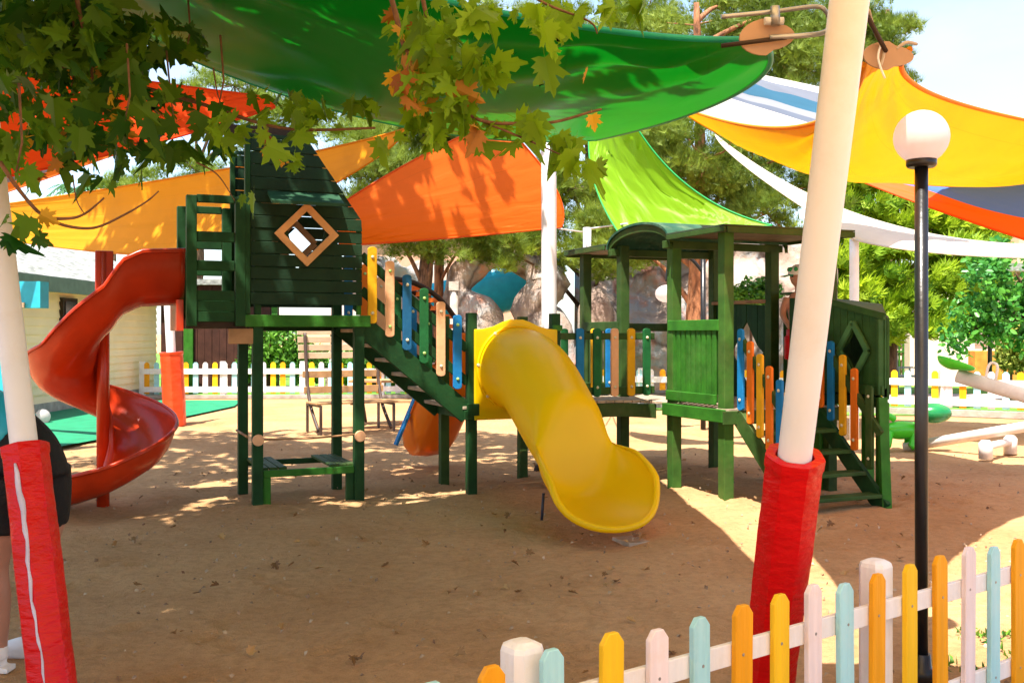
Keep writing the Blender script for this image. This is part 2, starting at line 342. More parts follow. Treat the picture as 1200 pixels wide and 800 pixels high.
wf = MB().box(-9.24, -9.16, 20.9, 21.6, 1.75, 2.32).build('window', M_DKWOOD, hs); MB().box(-9.15, -9.14, 20.98, 21.52, 1.82, 2.25).build('pane', M_GLASS, wf)
# brown timber house front behind the fence
bh = thing('timber_hut', 'dark brown timber hut with green corner boards behind the far left fence', 'hut', (-8, 28.5, 0))
m = MB()
for i in range(16): m.box(-9.6+i*.2, -9.41+i*.2, 28.0+.01*(i % 2), 28.2, 0, 2.9)
m.build('wall', wood('brown_boards', (.06, .022, .015)), bh); MB().box(-8.95, -8.70, 27.9, 27.99, 0, 2.9).build('corner_board', M_GREEN2, bh)
MB().box(-6.55, -6.4, 27.9, 27.99, 0, 2.9).build('corner_board', M_GREEN2, bh)
MB().box(-9.8, -6.2, 27.6, 30, 2.9, 3.05).build('roof', M_ROOFG, bh)
# turquoise sign board on a post, left edge
kb = thing('turquoise_board', 'turquoise board with cream strip at left edge in front of cream house', 'sign board', (-6.9, 13.5, 0))
MB().box(-7.6, -6.22, 13.5, 13.75, 1.93, 2.28).build('board', M_TEAL, kb); MB().box(-7.6, -6.42, 13.46, 13.495, 1.93, 2.0).build('cream_strip', M_SIDE, kb)
MB().box(-6.9, -6.68, 13.52, 13.72, 0, 1.93).build('post', M_TEAL, kb)
# right house
M_SIDEP = mat('peach_siding', (.78, .62, .48), rough=.7, var=.04)
rh = thing('bungalow', 'pale cream bungalow with porch column and green railing beyond right lawn', 'bungalow', (15, 34, 0))
m = MB()
for i in range(12): m.add([(12.2, 33.97, .1+i*.28), (26, 33.97, .1+i*.28), (26, 34.03, .38+i*.28), (12.2, 34.03, .38+i*.28), (12.2, 34.4, .1+i*.28), (26, 34.4, .1+i*.28), (26, 34.4, .38+i*.28), (12.2, 34.4, .38+i*.28)], [(0, 1, 2, 3), (4, 7, 6, 5), (0, 3, 7, 4), (1, 5, 6, 2), (0, 4, 5, 1), (3, 2, 6, 7)])
m.build('wall', M_SIDEP, rh)
MB().box(12.9, 15.0, 33.2, 33.9, 0, 3.6).build('column', mat('cream_render', (.78, .70, .54), rough=.8, var=.05), rh)
MB().box(9.5, 12.15, 35.5, 35.8, 0, 3.6).build('wall', mat('deep_cream', (.72, .62, .45), rough=.8), rh)  # slightly darker cream than the porch column
m = MB()
for i in range(18): m.box(11.0+i*.13, 11.05+i*.13, 33.6, 33.65, .1, 1.4)
m.box(10.9, 12.85, 33.58, 33.67, 1.4, 1.5).box(10.9, 12.85, 33.58, 33.67, .95, 1.02).build('railing', M_GREEN2, rh)
MB().box(9, 27, 33.0, 38, 3.6, 3.85).build('roof', M_ROOFG, rh)
pl = MB().box(14.2, 16.0, 31.4, 31.9, 0, 1.05); pl.build('planter_box', wood('planter_orange', (.60, .24, .04)), bevel=.02, label='orange wooden planter box against the pale bungalow wall', cat='planter')
# tall hotel block behind (roof corner upper right)
hb = thing('tall_house', 'tall beige house showing only its roof corner at upper right sky', 'house', (30, 45, 0))
MB().box(22.8, 40, 45, 55, 0, 9.5).build('wall', M_SIDE, hb)
m = MB()
for i in range(10):
    z0 = 9.6+i*.38; y0 = 44.5+i*.5; x0 = 20.2+i*.55
    m.add([(x0, y0, z0+.08), (41-i*.2, y0, z0+.08), (41-i*.2, y0+.52, z0+.46), (x0+.55, y0+.52, z0+.46), (x0, y0, z0), (41-i*.2, y0, z0)], [(0, 1, 2, 3), (4, 5, 1, 0)])
    m.add([(x0, y0, z0+.08), (x0+.55, y0+.52, z0+.46), (x0+.55, 60, z0+.46), (x0, 60, z0+.08)], [(0, 1, 2, 3)])
m.build('roof', mat('beige_shingles', (.55, .45, .36), rough=.9, var=.12), hb)
# pink building far behind
pb = thing('pink_building', 'salmon pink building far behind the pine trunks', 'building', (-2, 40, 0))
MB().box(-6, 1.2, 40, 44, 0, 5.4).build('wall', mat('salmon_wall', (.62, .33, .22), rough=.9, var=.08), pb)
MB().box(-6.3, 1.5, 39.7, 44.3, 5.4, 5.6).build('roof', M_CONC, pb)
# rocks
def rock_mat():
    m = bpy.data.materials.new('painted_rock'); m.use_nodes = True; t = m.node_tree; lk = t.links.new; p = t.nodes['Principled BSDF']; p.inputs['Roughness'].default_value = .9
    tc = nn(t, 'ShaderNodeTexCoord'); a = nn(t, 'ShaderNodeTexNoise'); a.inputs['Scale'].default_value = .9; a.inputs['Detail'].default_value = 9; a.inputs['Roughness'].default_value = .65; lk(tc.outputs['Object'], a.inputs[0])
    r = nn(t, 'ShaderNodeValToRGB'); r.color_ramp.elements[0].position = .32; r.color_ramp.elements[0].color = (.20, .13, .10, 1); r.color_ramp.elements[1].position = .66; r.color_ramp.elements[1].color = (.46, .22, .15, 1)
    e = r.color_ramp.elements.new(.48); e.color = (.38, .28, .22, 1); e = r.color_ramp.elements.new(.56); e.color = (.32, .31, .30, 1)
    lk(a.outputs[0], r.inputs[0]); v = nn(t, 'ShaderNodeTexVoronoi'); v.feature = 'DISTANCE_TO_EDGE'; v.inputs['Scale'].default_value = .8
    dn = nn(t, 'ShaderNodeMixRGB'); dn.inputs[0].default_value = .35; lk(tc.outputs['Object'], dn.inputs[1]); lk(a.outputs['Color'], dn.inputs[2]); lk(dn.outputs[0], v.inputs[0])
    r2 = nn(t, 'ShaderNodeValToRGB'); r2.color_ramp.elements[0].color = (.35, .3, .28, 1); r2.color_ramp.elements[1].position = .05; lk(v.outputs[0], r2.inputs[0])
    mu = nn(t, 'ShaderNodeMixRGB', blend_type='MULTIPLY'); mu.inputs[0].default_value = 1; lk(r.outputs[0], mu.inputs[1]); lk(r2.outputs[0], mu.inputs[2]); lk(mu.outputs[0], p.inputs['Base Color'])
    b = nn(t, 'ShaderNodeBump'); b.inputs['Strength'].default_value = 1; b.inputs['Distance'].default_value = .15; lk(a.outputs[0], b.inputs['Height']); lk(b.outputs[0], p.inputs['Normal'])
    return m
M_ROCK = rock_mat()
from mathutils import noise as mno
def rocky(o, amp=.5, f=.7, lv=0, seed=0):
    if lv: md = o.modifiers.new('sub', 'SUBSURF'); md.levels = lv; md.render_levels = lv; md.subdivision_type = 'SIMPLE'
def blob(c, r, n=36, amp=.3, f=.9, seed=0.0):
    c = Vector(c); rows = []
    for i in range(n//2+1):
        a = min(max(math.pi*i/(n//2), .001), math.pi-.001); row = []
        for j in range(n):
            b = 2*math.pi*j/n; d = Vector((math.sin(a)*math.cos(b), math.sin(a)*math.sin(b), math.cos(a)))
            q = Vector((d.x*r[0], d.y*r[1], d.z*r[2])); k = mno.noise((q+c)*f+Vector((seed, 0, 0)))+.5*mno.noise((q+c)*f*2.3)+.25*abs(mno.noise((q+c)*f*5))
            row.append(c+q+d*k*amp*min(r)*1.4)
        rows.append(row)
    return rows
def rock_wall(name, x0, x1, y, h, label, seed):
    m = MB(); rows = []
    nxr, nzr = 70, 40
    for k in range(nzr+1):
        row = []
        for i in range(nxr+1):
            x = x0+(x1-x0)*i/nxr; top = h*(.8+.25*mno.noise(Vector((x*.5, seed, 0)))+.1*mno.noise(Vector((x*1.7, seed, 3))))
            z = -.2+top*k/nzr; q = Vector((x, seed*3, z))
            row.append(Vector((x, y-.9*mno.noise(q*.55)-.45*mno.noise(q*1.4)-.2*abs(mno.noise(q*3.3))+(.25*z if z > 0 else 0), z)))
        rows.append(row)
    rows.append([Vector((p.x, p.y+1.5, p.z-.3)) for p in rows[-1]]); rows.append([Vector((p.x, p.y+.2, -.2)) for p in rows[-1]])
    m.grid(rows, True); return m.build(name, M_ROCK, label=label, cat='rock wall')
rock_wall('rock_wall', 1.7, 8.2, 25, 5.4, 'grey artificial rock wall under pines behind right tower', 1.0)
rock_wall('rock_wall', -5.6, -2.0, 31, 5.2, 'bluish grey rock face behind the pine trunks left of arch', 4.0)
# rock arch
ra = MB()
path = [P(556, 420, 24), P(560, 385, 24), P(552, 360, 24.1), P(540, 335, 24.2), P(553, 312, 24.3), P(585, 305, 24.3), P(620, 310, 24.2), P(640, 335, 24), P(626, 362, 24), P(636, 390, 24), P(640, 430, 24)]
rr = [.55, .50, .42, .30, .28, .30, .42, .5, .45, .7, .9]
sp = smooth_path(path, 6); rs = [interp(range(len(rr)), rr, i/6) for i in range(len(sp))]
ra.tube(sp, rs, 22)
for i, v in enumerate(ra.v):
    k = mno.noise(v*1.3)*.28+mno.noise(v*3.1)*.14; ra.v[i] = v+Vector((k, k*.6, mno.noise(v*1.7+Vector((5, 1, 2)))*.25))
ra.v = [Vector((v.x, v.y, v.z)) for v in ra.v]
arch = ra.build('rock_arch', M_ROCK, label='pinkish artificial rock arch framing a blue water slide', cat='rock arch')
MB().grid(blob(P(700, 385, 23), (.42, .4, .95), amp=.3)).build('boulder', M_ROCK, label='pale pink boulder beside the white pole left of the rock wall', cat='boulder')
MB().grid(blob(P(478, 392, 25.5), (.8, .7, 1.1), amp=.35, seed=5)).build('boulder', M_ROCK, label='grey boulder behind the stair railing under the pines', cat='boulder')
# blue water slide
M_WS = mat('blue_slide_plastic', (.04, .62, 1.0), rough=.25, var=.08)
ws = MB(); rows = []
for i in range(21):
    t_ = i/20; c = P(490+t_*170, 362-t_*40, 28)
    rows.append([c+Vector((0, -.9*math.cos(a), -1.2*math.sin(a)+.55)) for a in [math.pi*j/12 for j in range(13)]])
ws.grid(rows); ws.build('water_slide', M_WS, solid=.05, label='bright blue water slide chute seen through the rock arch', cat='water slide')
# trees
def pine(x, y, th, r0, crown, nn_, label, bark=M_BARK, lean=0, size=.34, trunk_top=None):
    t = thing('pine_tree', label, 'pine tree', (x, y, 0), group='pines behind the playground')
    top = trunk_top or th
    m = MB(); pth = smooth_path([(x, y, -.1), (x+lean*.3, y, th*.3), (x+lean*.7+.1, y+.1, th*.6), (x+lean, y, top)], 6)
    m.tube(pth, [r0*(1-.75*i/(len(pth)-1))*(1+.1*math.sin(i*1.7)) for i in range(len(pth))], 14); m.build('trunk', bark, t)
    lm = MB(); cs = []; rs_ = []; ne = []
    tot = sum(c[3]**2 for c in crown)
    for (cx, cy, cz, cr_) in crown:
        base = pth[min(len(pth)-1, max(3, int(len(pth)*min(.95, (cz-.8)/th))))]
        c = Vector((cx, cy, cz)); mid = base.lerp(c, .5)+Vector((0, 0, .25))
        lm.tube(smooth_path([base, mid, c], 4), [r0*.28, r0*.25, r0*.22, r0*.2, r0*.17, r0*.14, r0*.11, r0*.08, r0*.05], 6)
        k = max(8, int(20*(cr_/1.2)**1.2))
        for _ in range(k):
            d = Vector(np.random.randn(3)).normalized()*cr_*random.uniform(.35, 1.0); d.z *= .7
            cs.append(tuple(c+d)); rs_.append((.42*cr_**.5, .42*cr_**.5, .24*cr_**.5)); ne.append(int(nn_/k*cr_**2/tot))
            if random.random() < .35: lm.tube([c, c+d*.6+Vector((0, 0, -.1)), c+d], [.03, .02, .01], 4)
    lm.build('branches', bark, t)
    pts, va = clumps(cs, rs_, ne, shell=.6)
    leaves_mesh('foliage', pts, np.random.uniform(.6, 1.1, len(pts))*size, SPR, SPRF, M_PINE, t, up_bias=0, axis=(0, 0, 1), axis_w=.9, var=va)
def PX(px, py, d): v = P(px, py, d); return (v.x, v.y, v.z)
pine(P(497, 0, 24).x, 24, 7.5, .24, [PX(430, 190, 23)+(1.5,), PX(480, 215, 24)+(1.3,), PX(540, 130, 24.5)+(1.7,), PX(450, 110, 24)+(1.6,), PX(400, 40, 25)+(1.6,), PX(520, 285, 23.5)+(.75,), PX(455, 275, 23.5)+(.8,)], 14000, 'pine with dark straight trunk right of the playhouse wall')
pine(P(518, 0, 25).x, 25, 8, .17, [PX(560, 280, 24)+(1.0,), PX(600, 230, 25)+(1.5,), PX(590, 60, 25)+(1.7,), PX(640, 290, 24)+(.9,), PX(545, 200, 26)+(1.6,)], 12000, 'pine with thinner orange trunk left of the rock arch', bark=M_BARKO, lean=-.25)
pine(P(690, 0, 26).x, 27, 8.5, .26, [PX(670, 220, 24)+(1.3,), PX(700, 120, 25)+(1.9,), PX(750, 40, 26)+(2.0,), PX(690, 300, 23.5)+(.95,), PX(660, 50, 26)+(1.7,), PX(730, 225, 24)+(1.2,), PX(605, 300, 23)+(.6,), PX(720, 300, 23)+(.8,), PX(570, 250, 23.2)+(.8,), PX(500, 150, 25)+(1.3,)], 22000, 'tall pine behind the middle white pole above the rocks')
pine(P(816, 0, 20.5).x, 20.5, 8.2, .24, [PX(830, 185, 20)+(1.2,), PX(790, 160, 21)+(1.3,), PX(880, 200, 20.5)+(1.25,), PX(910, 60, 21)+(1.5,), PX(860, 20, 22)+(1.5,), PX(930, 150, 21)+(1.1,), PX(900, 250, 20)+(.85,), PX(770, 235, 21)+(.9,), PX(740, 290, 21)+(.8,), PX(960, 215, 21)+(.85,), PX(950, 20, 21)+(1.2,), PX(700, 265, 21.5)+(.8,), PX(860, 240, 20.5)+(.7,)], 22000, 'pine with thick orange trunk seen under the arched tower roof', bark=M_BARKO, size=.30)
pine(P(1040, 0, 33).x, 33, 12, .3, [PX(1040, 40, 33)+(1.1,), PX(1010, 70, 33)+(1.4,), PX(960, 60, 33)+(1.7,), PX(1055, 80, 33)+(.8,), PX(1000, 20, 33)+(1.2,)], 9000, 'pine top with bright tips right of the leaning white pole')
pine(P(230, 0, 34).x, 34, 7, .25, [PX(240, 205, 33)+(1.3,), PX(170, 215, 33)+(1.1,), PX(300, 150, 34)+(1.6,), PX(360, 130, 33)+(1.6,), PX(230, 120, 34)+(1.3,), PX(135, 225, 33)+(.8,), PX(275, 100, 34)+(1.4,)], 10000, 'distant pine behind yellow sail and plane leaves at left')
# cypress-like tree on the right
def broad_tree(name, label, cat, x, y, trunk, crown, n, tmpl, tf_, material, size, bark=M_BARK, r=.15, axis=None, aw=0, sub=14, srad=.35, flat=.6, group=None):
    t = thing(name, label, cat, (x, y, 0), group=group); m = MB(); base = Vector((x, y, -.05))
    m.tube([base, Vector((x, y, trunk*.5)), Vector((x+.05, y, trunk))], [r, r*.85, r*.75], 10); m.build('trunk', bark, t)
    lm = MB(); cs = []; rs_ = []; ne = []; tot = sum(c[3]**2 for c in crown)
    for cx, cy, cz, cr_ in crown:
        c = Vector((cx, cy, cz)); a = Vector((x, y, trunk*.9)); lm.tube(smooth_path([a, a.lerp(c, .5)+Vector((0, 0, .1)), c], 4), [r*.5*(1-i/10) for i in range(9)], 6)
        for _ in range(sub):
            d = Vector(np.random.randn(3)).normalized()*cr_*random.uniform(.5, 1.0)
            cs.append(tuple(c+d)); rs_.append((srad, srad, srad*flat)); ne.append(max(3, int(n/sub*cr_**2/tot)))
    lm.build('branches', bark, t); pts, va = clumps(cs, rs_, ne, shell=.5)
    leaves_mesh('foliage', pts, np.random.uniform(.6, 1.1, len(pts))*size, tmpl, tf_, material, t, up_bias=.3, axis=axis, axis_w=aw, var=va); return t
FAN = []; FANF = []
for a_ in (-50, -25, 0, 25, 50):
    b_ = len(FAN); s_, c_ = math.sin(R(a_)), math.cos(R(a_)); l_ = 1-.006*abs(a_)
    FAN += [(0, 0, 0), (s_*.5*l_-.07*c_, c_*.5*l_+.07*s_, .03), (s_*l_, c_*l_, .08), (s_*.5*l_+.07*c_, c_*.5*l_-.07*s_, .03)]; FANF.append((b_, b_+1, b_+2, b_+3))
broad_tree('cypress_tree', 'broad feathery green conifer beyond the right fence under white sail', 'conifer', P(1045, 0, 27).x, 27, 1.5,
   [PX(1000, 300, 27)+(1.1,), PX(1030, 350, 26.5)+(1.1,), PX(1075, 300, 26.5)+(1.3,), PX(1120, 330, 26.5)+(1.1,), PX(1050, 250, 27)+(1.2,), PX(1100, 250, 27)+(1.1,), PX(1010, 235, 27)+(1.0,), PX(1130, 270, 27)+(1.0,), PX(1085, 370, 26)+(.9,), PX(980, 350, 27)+(.9,), PX(1060, 210, 27)+(.8,), PX(1160, 265, 27)+(.9,)],
   9000, FAN, FANF, M_JUN, .42, axis=(.55, -.2, .8), aw=1.5, sub=16, srad=.42)
broad_tree('vine_tree', 'glossy vine covered tree hanging over the far right lawn', 'tree', P(1215, 0, 22).x, 22.2, 2.2,
   [PX(1150, 330, 21.8)+(.65,), PX(1190, 320, 22)+(.75,), PX(1135, 370, 21.8)+(.45,), PX(1170, 375, 21.8)+(.55,), PX(1205, 380, 22)+(.6,), PX(1120, 395, 21.7)+(.25,), PX(1240, 350, 22)+(.9,), PX(1125, 410, 21.7)+(.15,)],
   6000, OV, OVF, M_VINE, .16, sub=18, srad=.26, flat=.9)
def bush(label, cs, n, size=.13, material=M_BUSH, group=None):
    t = thing('bush', label, 'bush', (cs[0][0], cs[0][1], 0), group=group)
    pts, va = clumps([c[:3] for c in cs], [c[3] for c in cs], [n//len(cs)]*len(cs), shell=.35)
    pts[:, 2] = np.abs(pts[:, 2])
    leaves_mesh('foliage', pts, np.random.uniform(.6, 1.2, len(pts))*size, OV, OVF, material, t, var=va)
    st = MB()
    for c in cs: st.tube([(c[0], c[1], -.05), (c[0], c[1], c[2]*.7), (c[0]+.1, c[1], c[2])], [.04, .03, .02], 6)
    st.build('stems', M_BARK, t)
bush('flowering bush with yellow blooms at the right picture edge', [PX(1195, 400, 24)+(.5,), PX(1215, 415, 24)+(.6,), PX(1185, 420, 24)+(.35,)], 2600, material=mat('pale_bush', (.08, .20, .03), rough=.5, trans=.3, attr=True, c2=(.60, .55, .10)))
bush('leafy bright green bush behind fence under the playhouse', [PX(330, 405, 28)+(.75,), PX(300, 425, 28)+(.5,), PX(360, 425, 28)+(.6,), PX(410, 430, 28)+(.5,)], 5000, .16)
bush('small pale green shrub on top of rocks right of tower', [PX(880, 345, 22)+(.35,), PX(860, 350, 22)+(.3,), PX(900, 342, 22)+(.3,)], 1500, .12)
bush('dark hedge beyond the far fence behind the picnic benches', [PX(460, 430, 29)+(.6,), PX(500, 435, 29)+(.5,), PX(430, 440, 29)+(.5,), PX(540, 430, 29)+(.6,), PX(580, 425, 29)+(.6,)], 5000, .16)
# palms far left
def palm(px, py, d, label):
    c = P(px, py, d); t = thing('palm_tree', label, 'palm', (c.x, c.y, 0), group='distant palms'); MB().tube([(c.x, c.y, 0), (c.x+.1, c.y, c.z*.5), (c.x, c.y, c.z)], [.2, .15, .12], 8).build('trunk', M_BARK, t)
    m = MB()
    for k in range(14):
        a = 2*math.pi*k/14+random.random()*.3; dr = Vector((math.cos(a), math.sin(a), 0)); L = random.uniform(1.1, 1.5); e = random.uniform(.1, .9)
        pts = [c+dr*L*s+Vector((0, 0, e*s*L-1.1*s*s*L)) for s in np.linspace(0, 1, 9)]; sd_ = dr.cross(ZZ)
        for i in range(1, 9):
            for sg in (-1, 1): m.add([pts[i-1], pts[i], pts[i]+sd_*sg*.35*(1-i/12)+Vector((0, 0, -.18))+dr*.2], [(0, 1, 2)])
    m.build('fronds', mat('palm_fronds', (.05, .14, .04), rough=.5, trans=.3), t)
palm(88, 222, 38, 'distant palm between leaves above the yellow sail, left one'); palm(130, 215, 42, 'distant palm above the yellow sail, nearer the playhouse')

# ------------------------------------------------------------------ far fences
def picket_mesh(wd, z0, z1, t=.02):
    c = wd*.28; return [(-wd/2, z0), (wd/2, z0), (wd/2, z1-c*1.3), (wd/2-c, z1), (-wd/2+c, z1), (-wd/2, z1-c*1.3)]
def far_fence(label, a, b, colors, sp, h0, h1, base=True):
    a = Vector(a); b = Vector(b); d = (b-a).normalized(); nrm = Vector((d.y, -d.x, 0)); L = (b-a).length
    t = thing('picket_fence', label, 'fence', tuple(a.lerp(b, .5)))
    for z in (h0+.08, h1-.28): MB().beam(a+ZZ*(z+.06), b+ZZ*(z+.06), .03, .13).build('rail', M_FW, t)
    if base: MB().beam(a+ZZ*h0/2, b+ZZ*h0/2, .25, h0).build('kerb', M_CONC, t)
    n = int(L/sp)
    for i in range(n):
        c = a+d*(sp*(i+.5)); MB().prism(picket_mesh(.125, h0+.03, h1), c+nrm*-.035, d, ZZ, nrm*.02).build('picket', colors[i % len(colors)], t)
    k = max(1, round(L/2))
    for i in range(k+1):
        c = a+d*(L*i/k); MB().box(-.06, .06, -.06, .06, 0, h1+.02, Matrix.Translation(c+nrm*-.08)).build('post', M_FW, t)
ga = P(166, 0, 25); gb = P(540, 0, 25.5)
far_fence('long pastel picket fence behind the picnic benches and left tower', (ga.x, 25, 0), (gb.x, 25.4, 0), [M_FO, M_FB, M_FW, M_FY, M_FO, M_FB, M_FW, M_FY, M_FW, M_FB], .235, .08, .88)
ga = P(965, 0, 21); gb = P(1260, 0, 18.8)
far_fence('pastel picket fence on a low kerb beyond the seesaws', (ga.x, 21, 0), (gb.x, 18.8, 0), [M_FB, M_FY, M_FW, M_FW, M_FY, M_FY, M_FB, M_FP, M_FY, M_FP, M_FO, M_FB, M_FP], .25, .12, .86)
ga = P(650, 0, 22.5); gb = P(965, 0, 21.1)
far_fence('low white and yellow picket fence glimpsed behind the right tower', (ga.x, 22.6, 0), (gb.x, 21.1, 0), [M_FW, M_FY, M_FB, M_FW, M_FO], .25, .08, .82)

# ------------------------------------------------------------------ play structure (one bolted-together thing)
PS = thing('play_structure', 'green wooden play structure with two towers, coloured slat railings and red, yellow and orange slides', 'play structure', tuple(O0), R(23))
def bx(name, u0, u1, v0, v1, z0, z1, m=M_GREEN, parent=PS, bevel=.006, label=None): return T().box(u0, u1, v0, v1, z0, z1).build(name, m, parent, bevel, label)
def bm_(name, a, b, wd, h, m=M_GREEN, parent=PS, bevel=.005): return T().beam(a, b, wd, h).build(name, m, parent, bevel)
pw = .047
def post(u, v, z1, m=M_GREEN, z0=-.05, w_=pw): return bx('post', u-w_, u+w_, v-w_, v+w_, z0, z1, m)
# --- left tower
D1 = 1.72
for u, v, z in ((0, 0, 1.70), (.95, 0, 1.70), (0, .9, 2.4), (.95, .9, 2.4)): post(u, v, z)
bx('floor_beam', -.12, 1.05, -.075, -.04, 1.655, 1.765, M_GREEN2); bx('floor_beam', -.05, 1.0, .93, .97, 1.62, 1.74)
bx('floor_beam', -.09, -.05, -.03, .93, 1.60, 1.70, M_DKWOOD)
m = T()
for i in range(9): m.box(-.62, .97, -.03+i*.105, .066+i*.105, 1.72, 1.755)
m.build('deck', M_OLIVE, PS, .004)
# playhouse walls of horizontal planks (pitched outline) with a diamond hole
def outline_u1(z): return .97 if z < 2.66 else .97-(z-2.66)*.70
def plank_wall(v, name, z0, z1, u0, hole, mtl, t=.022, step=.117):
    m = T(); z = z0; k = 0
    while z < z1-.02:
        zt = min(z+step-.007, z1); a = u0; segs = []
        def top(zz): return outline_u1(zz)
        off = .004*((k*7) % 3)
        if hole:
            hu, hz, hr = hole; d0 = abs(z-hz); d1 = abs(zt-hz)
            if z < hz+hr and zt > hz-hr:
                w0 = max(0, hr-d0); w1 = max(0, hr-d1)
                def quad(x00, x10, x01, x11):
                    m.add([(x00, v+off, z), (x10, v+off, z), (x11, v+off, zt), (x01, v+off, zt), (x00, v+off+t, z), (x10, v+off+t, z), (x11, v+off+t, zt), (x01, v+off+t, zt)], [(0, 1, 2, 3), (4, 7, 6, 5), (0, 4, 5, 1), (3, 2, 6, 7), (0, 3, 7, 4), (1, 5, 6, 2)])
                quad(a, hu-w0, a, hu-w1); quad(hu+w0, top(z), hu+w1, top(zt)); z += step; k += 1; continue
        m.add([(a, v+off, z), (top(z), v+off, z), (top(zt), v+off, zt), (a, v+off, zt), (a, v+off+t, z), (top(z), v+off+t, z), (top(zt), v+off+t, zt), (a, v+off+t, zt)], [(0, 1, 2, 3), (4, 7, 6, 5), (0, 4, 5, 1), (3, 2, 6, 7), (0, 3, 7, 4), (1, 5, 6, 2)])
        z += step; k += 1
    return m.build(name, mtl, PS, .004, fix=True)
HC = (.44, 2.515, .215)
M_HOUSE = wood('playhouse_planks', (.008, .032, .013), dirt=(.018, .045, .020))
plank_wall(-.06, 'playhouse_wall', 1.86, 3.42, -.07, HC, M_HOUSE)
plank_wall(.92, 'playhouse_wall', 1.86, 3.42, -.07, (.55, 2.49, .2), M_HOUSE)
bx('wall_post', -.12, -.072, -.07, .0, 1.77, 3.5); bx('wall_post', .93, .968, -.035, .03, 1.77, 2.62, M_GREEN2); bx('wall_post', -.03, .03, -.035, .03, 1.77, 3.4)
bx('wall_post', -.12, -.07, .9, .96, 1.77, 3.4)
bx('top_rail', -.5, .35, .1, .16, 3.42, 3.52, M_DKWOOD)
# steep side roof (planks) following the pitched outline
m = T()
for i in range(6):
    z0 = 2.68+i*.125; z1_ = z0+.12; m.add([(outline_u1(z0)-.06, -.03, z0), (outline_u1(z0)-.06, .91, z0), (outline_u1(z1_)-.06, .91, z1_), (outline_u1(z1_)-.06, -.03, z1_), (outline_u1(z0)-.035, -.03, z0), (outline_u1(z0)-.035, .91, z0), (outline_u1(z1_)-.035, .91, z1_), (outline_u1(z1_)-.035, -.03, z1_)], [(0, 3, 2, 1), (4, 5, 6, 7), (0, 4, 7, 3), (1, 2, 6, 5), (0, 1, 5, 4), (3, 7, 6, 2)])
m.build('pitched_roof', M_HOUSE, PS, label=None)
# diamond window frame
wfm = T(); hu, hz, hr = HC
fr = None
pts = [(hu, hz+hr), (hu+hr, hz), (hu, hz-hr), (hu-hr, hz)]
root_f = None
for i in range(4):
    a = Vector((pts[i][0], 0, pts[i][1])); b = Vector((pts[(i+1) % 4][0], 0, pts[(i+1) % 4][1])); c = Vector((hu, 0, hz)); n_ = ((a+b)/2-c).normalized(); e = (b-a).normalized()
    T().beam(Vector((a.x, -.078, a.z))+n_*.03-e*(.06 if i % 2 else .0), Vector((b.x, -.078, b.z))+n_*.03+e*(.06 if i % 2 else 0), .03, .062, up=n_).build('window_frame', M_WINF, PS, .004)
for i in range(4):
    a = Vector((pts[i][0]+.07, 0, pts[i][1])); b = Vector((pts[(i+1) % 4][0]+.07, 0, pts[(i+1) % 4][1])); T().beam((a.x, .90, a.z), (b.x, .90, b.z), .03, .06, up=ZZ).build('rear_window_frame', M_TAN, PS)
m = T()
for i in range(1): m.add([(.08, -.30, 2.79), (.74, -.30, 2.79), (.74, -.065, 2.90), (.08, -.065, 2.90), (.08, -.30, 2.76), (.74, -.30, 2.76), (.74, -.065, 2.87), (.08, -.065, 2.87)], [(0, 1, 2, 3), (4, 7, 6, 5), (0, 4, 5, 1), (1, 5, 6, 2), (2, 6, 7, 3), (3, 7, 4, 0)])
m.build('window_awning', wood('awning_green', (.02, .07, .035), dirt=(.04, .10, .05)), PS)
# balcony on the slide side
for u in (-.585, -.16):
    for v in (-.03, .87): bx('balcony_post', u-.045, u+.045, v-.045, v+.045, 1.66, 2.83, M_GREEN)
for v in (-.03, .87):
    for z0, z1_, mt in ((2.77, 2.84, M_GREEN), (2.42, 2.51, M_GREEN), (2.16, 2.25, M_GREEN)): bx('balcony_rail', -.54, -.21, v-.03, v+.02, z0, z1_, mt)
m = T()
for i in range(3): m.box(-.54, -.21, -.06, -.035, 1.70+i*.095, 1.79+i*.095)
m.build('balcony_panel', M_GREEN, PS, .003)
bx('balcony_panel', -.54, -.21, .84, .87, 1.70, 1.98); bx('balcony_floor', -.63, -.05, -.02, .9, 1.64, 1.72, M_DKWOOD)
bx('corner_block', -.26, -.02, -.045, .02, 1.50, 1.64, M_TAN)
# foot benches and rod below the tower
for u0 in (.05, .70):
    m = T()
    for i in range(3): m.box(u0-.02+i*.085, u0+.055+i*.085, .02, .88, .33, .355)
    m.build('foot_bench', M_OLIVE, PS, .004)
bx('bench_beam', .05, .90, -.03, .02, .27, .335, M_GREEN2); bx('bench_beam', .05, .9, .86, .9, .27, .325)
bx('bench_leg', .05, .12, -.02, .04, -.05, .27, M_GREEN2); bx('bench_leg', .83, .90, -.02, .04, -.05, .27)
rd = T().tube([(-.05, -.02, .62), (.5, -.02, .615), (1.0, -.02, .64)], .009, 8).build('rod', M_TAN, PS)
for u in (0.0, .95): T().tube([(u, -.052, .62), (u, -.075, .62)], [.055, .05], 16).build('rod_disc', M_PEACH, rd)
T().tube([(-.06, .2, .63), (-.06, .9, .63)], .012, 8).build('rod', M_TAN, PS)

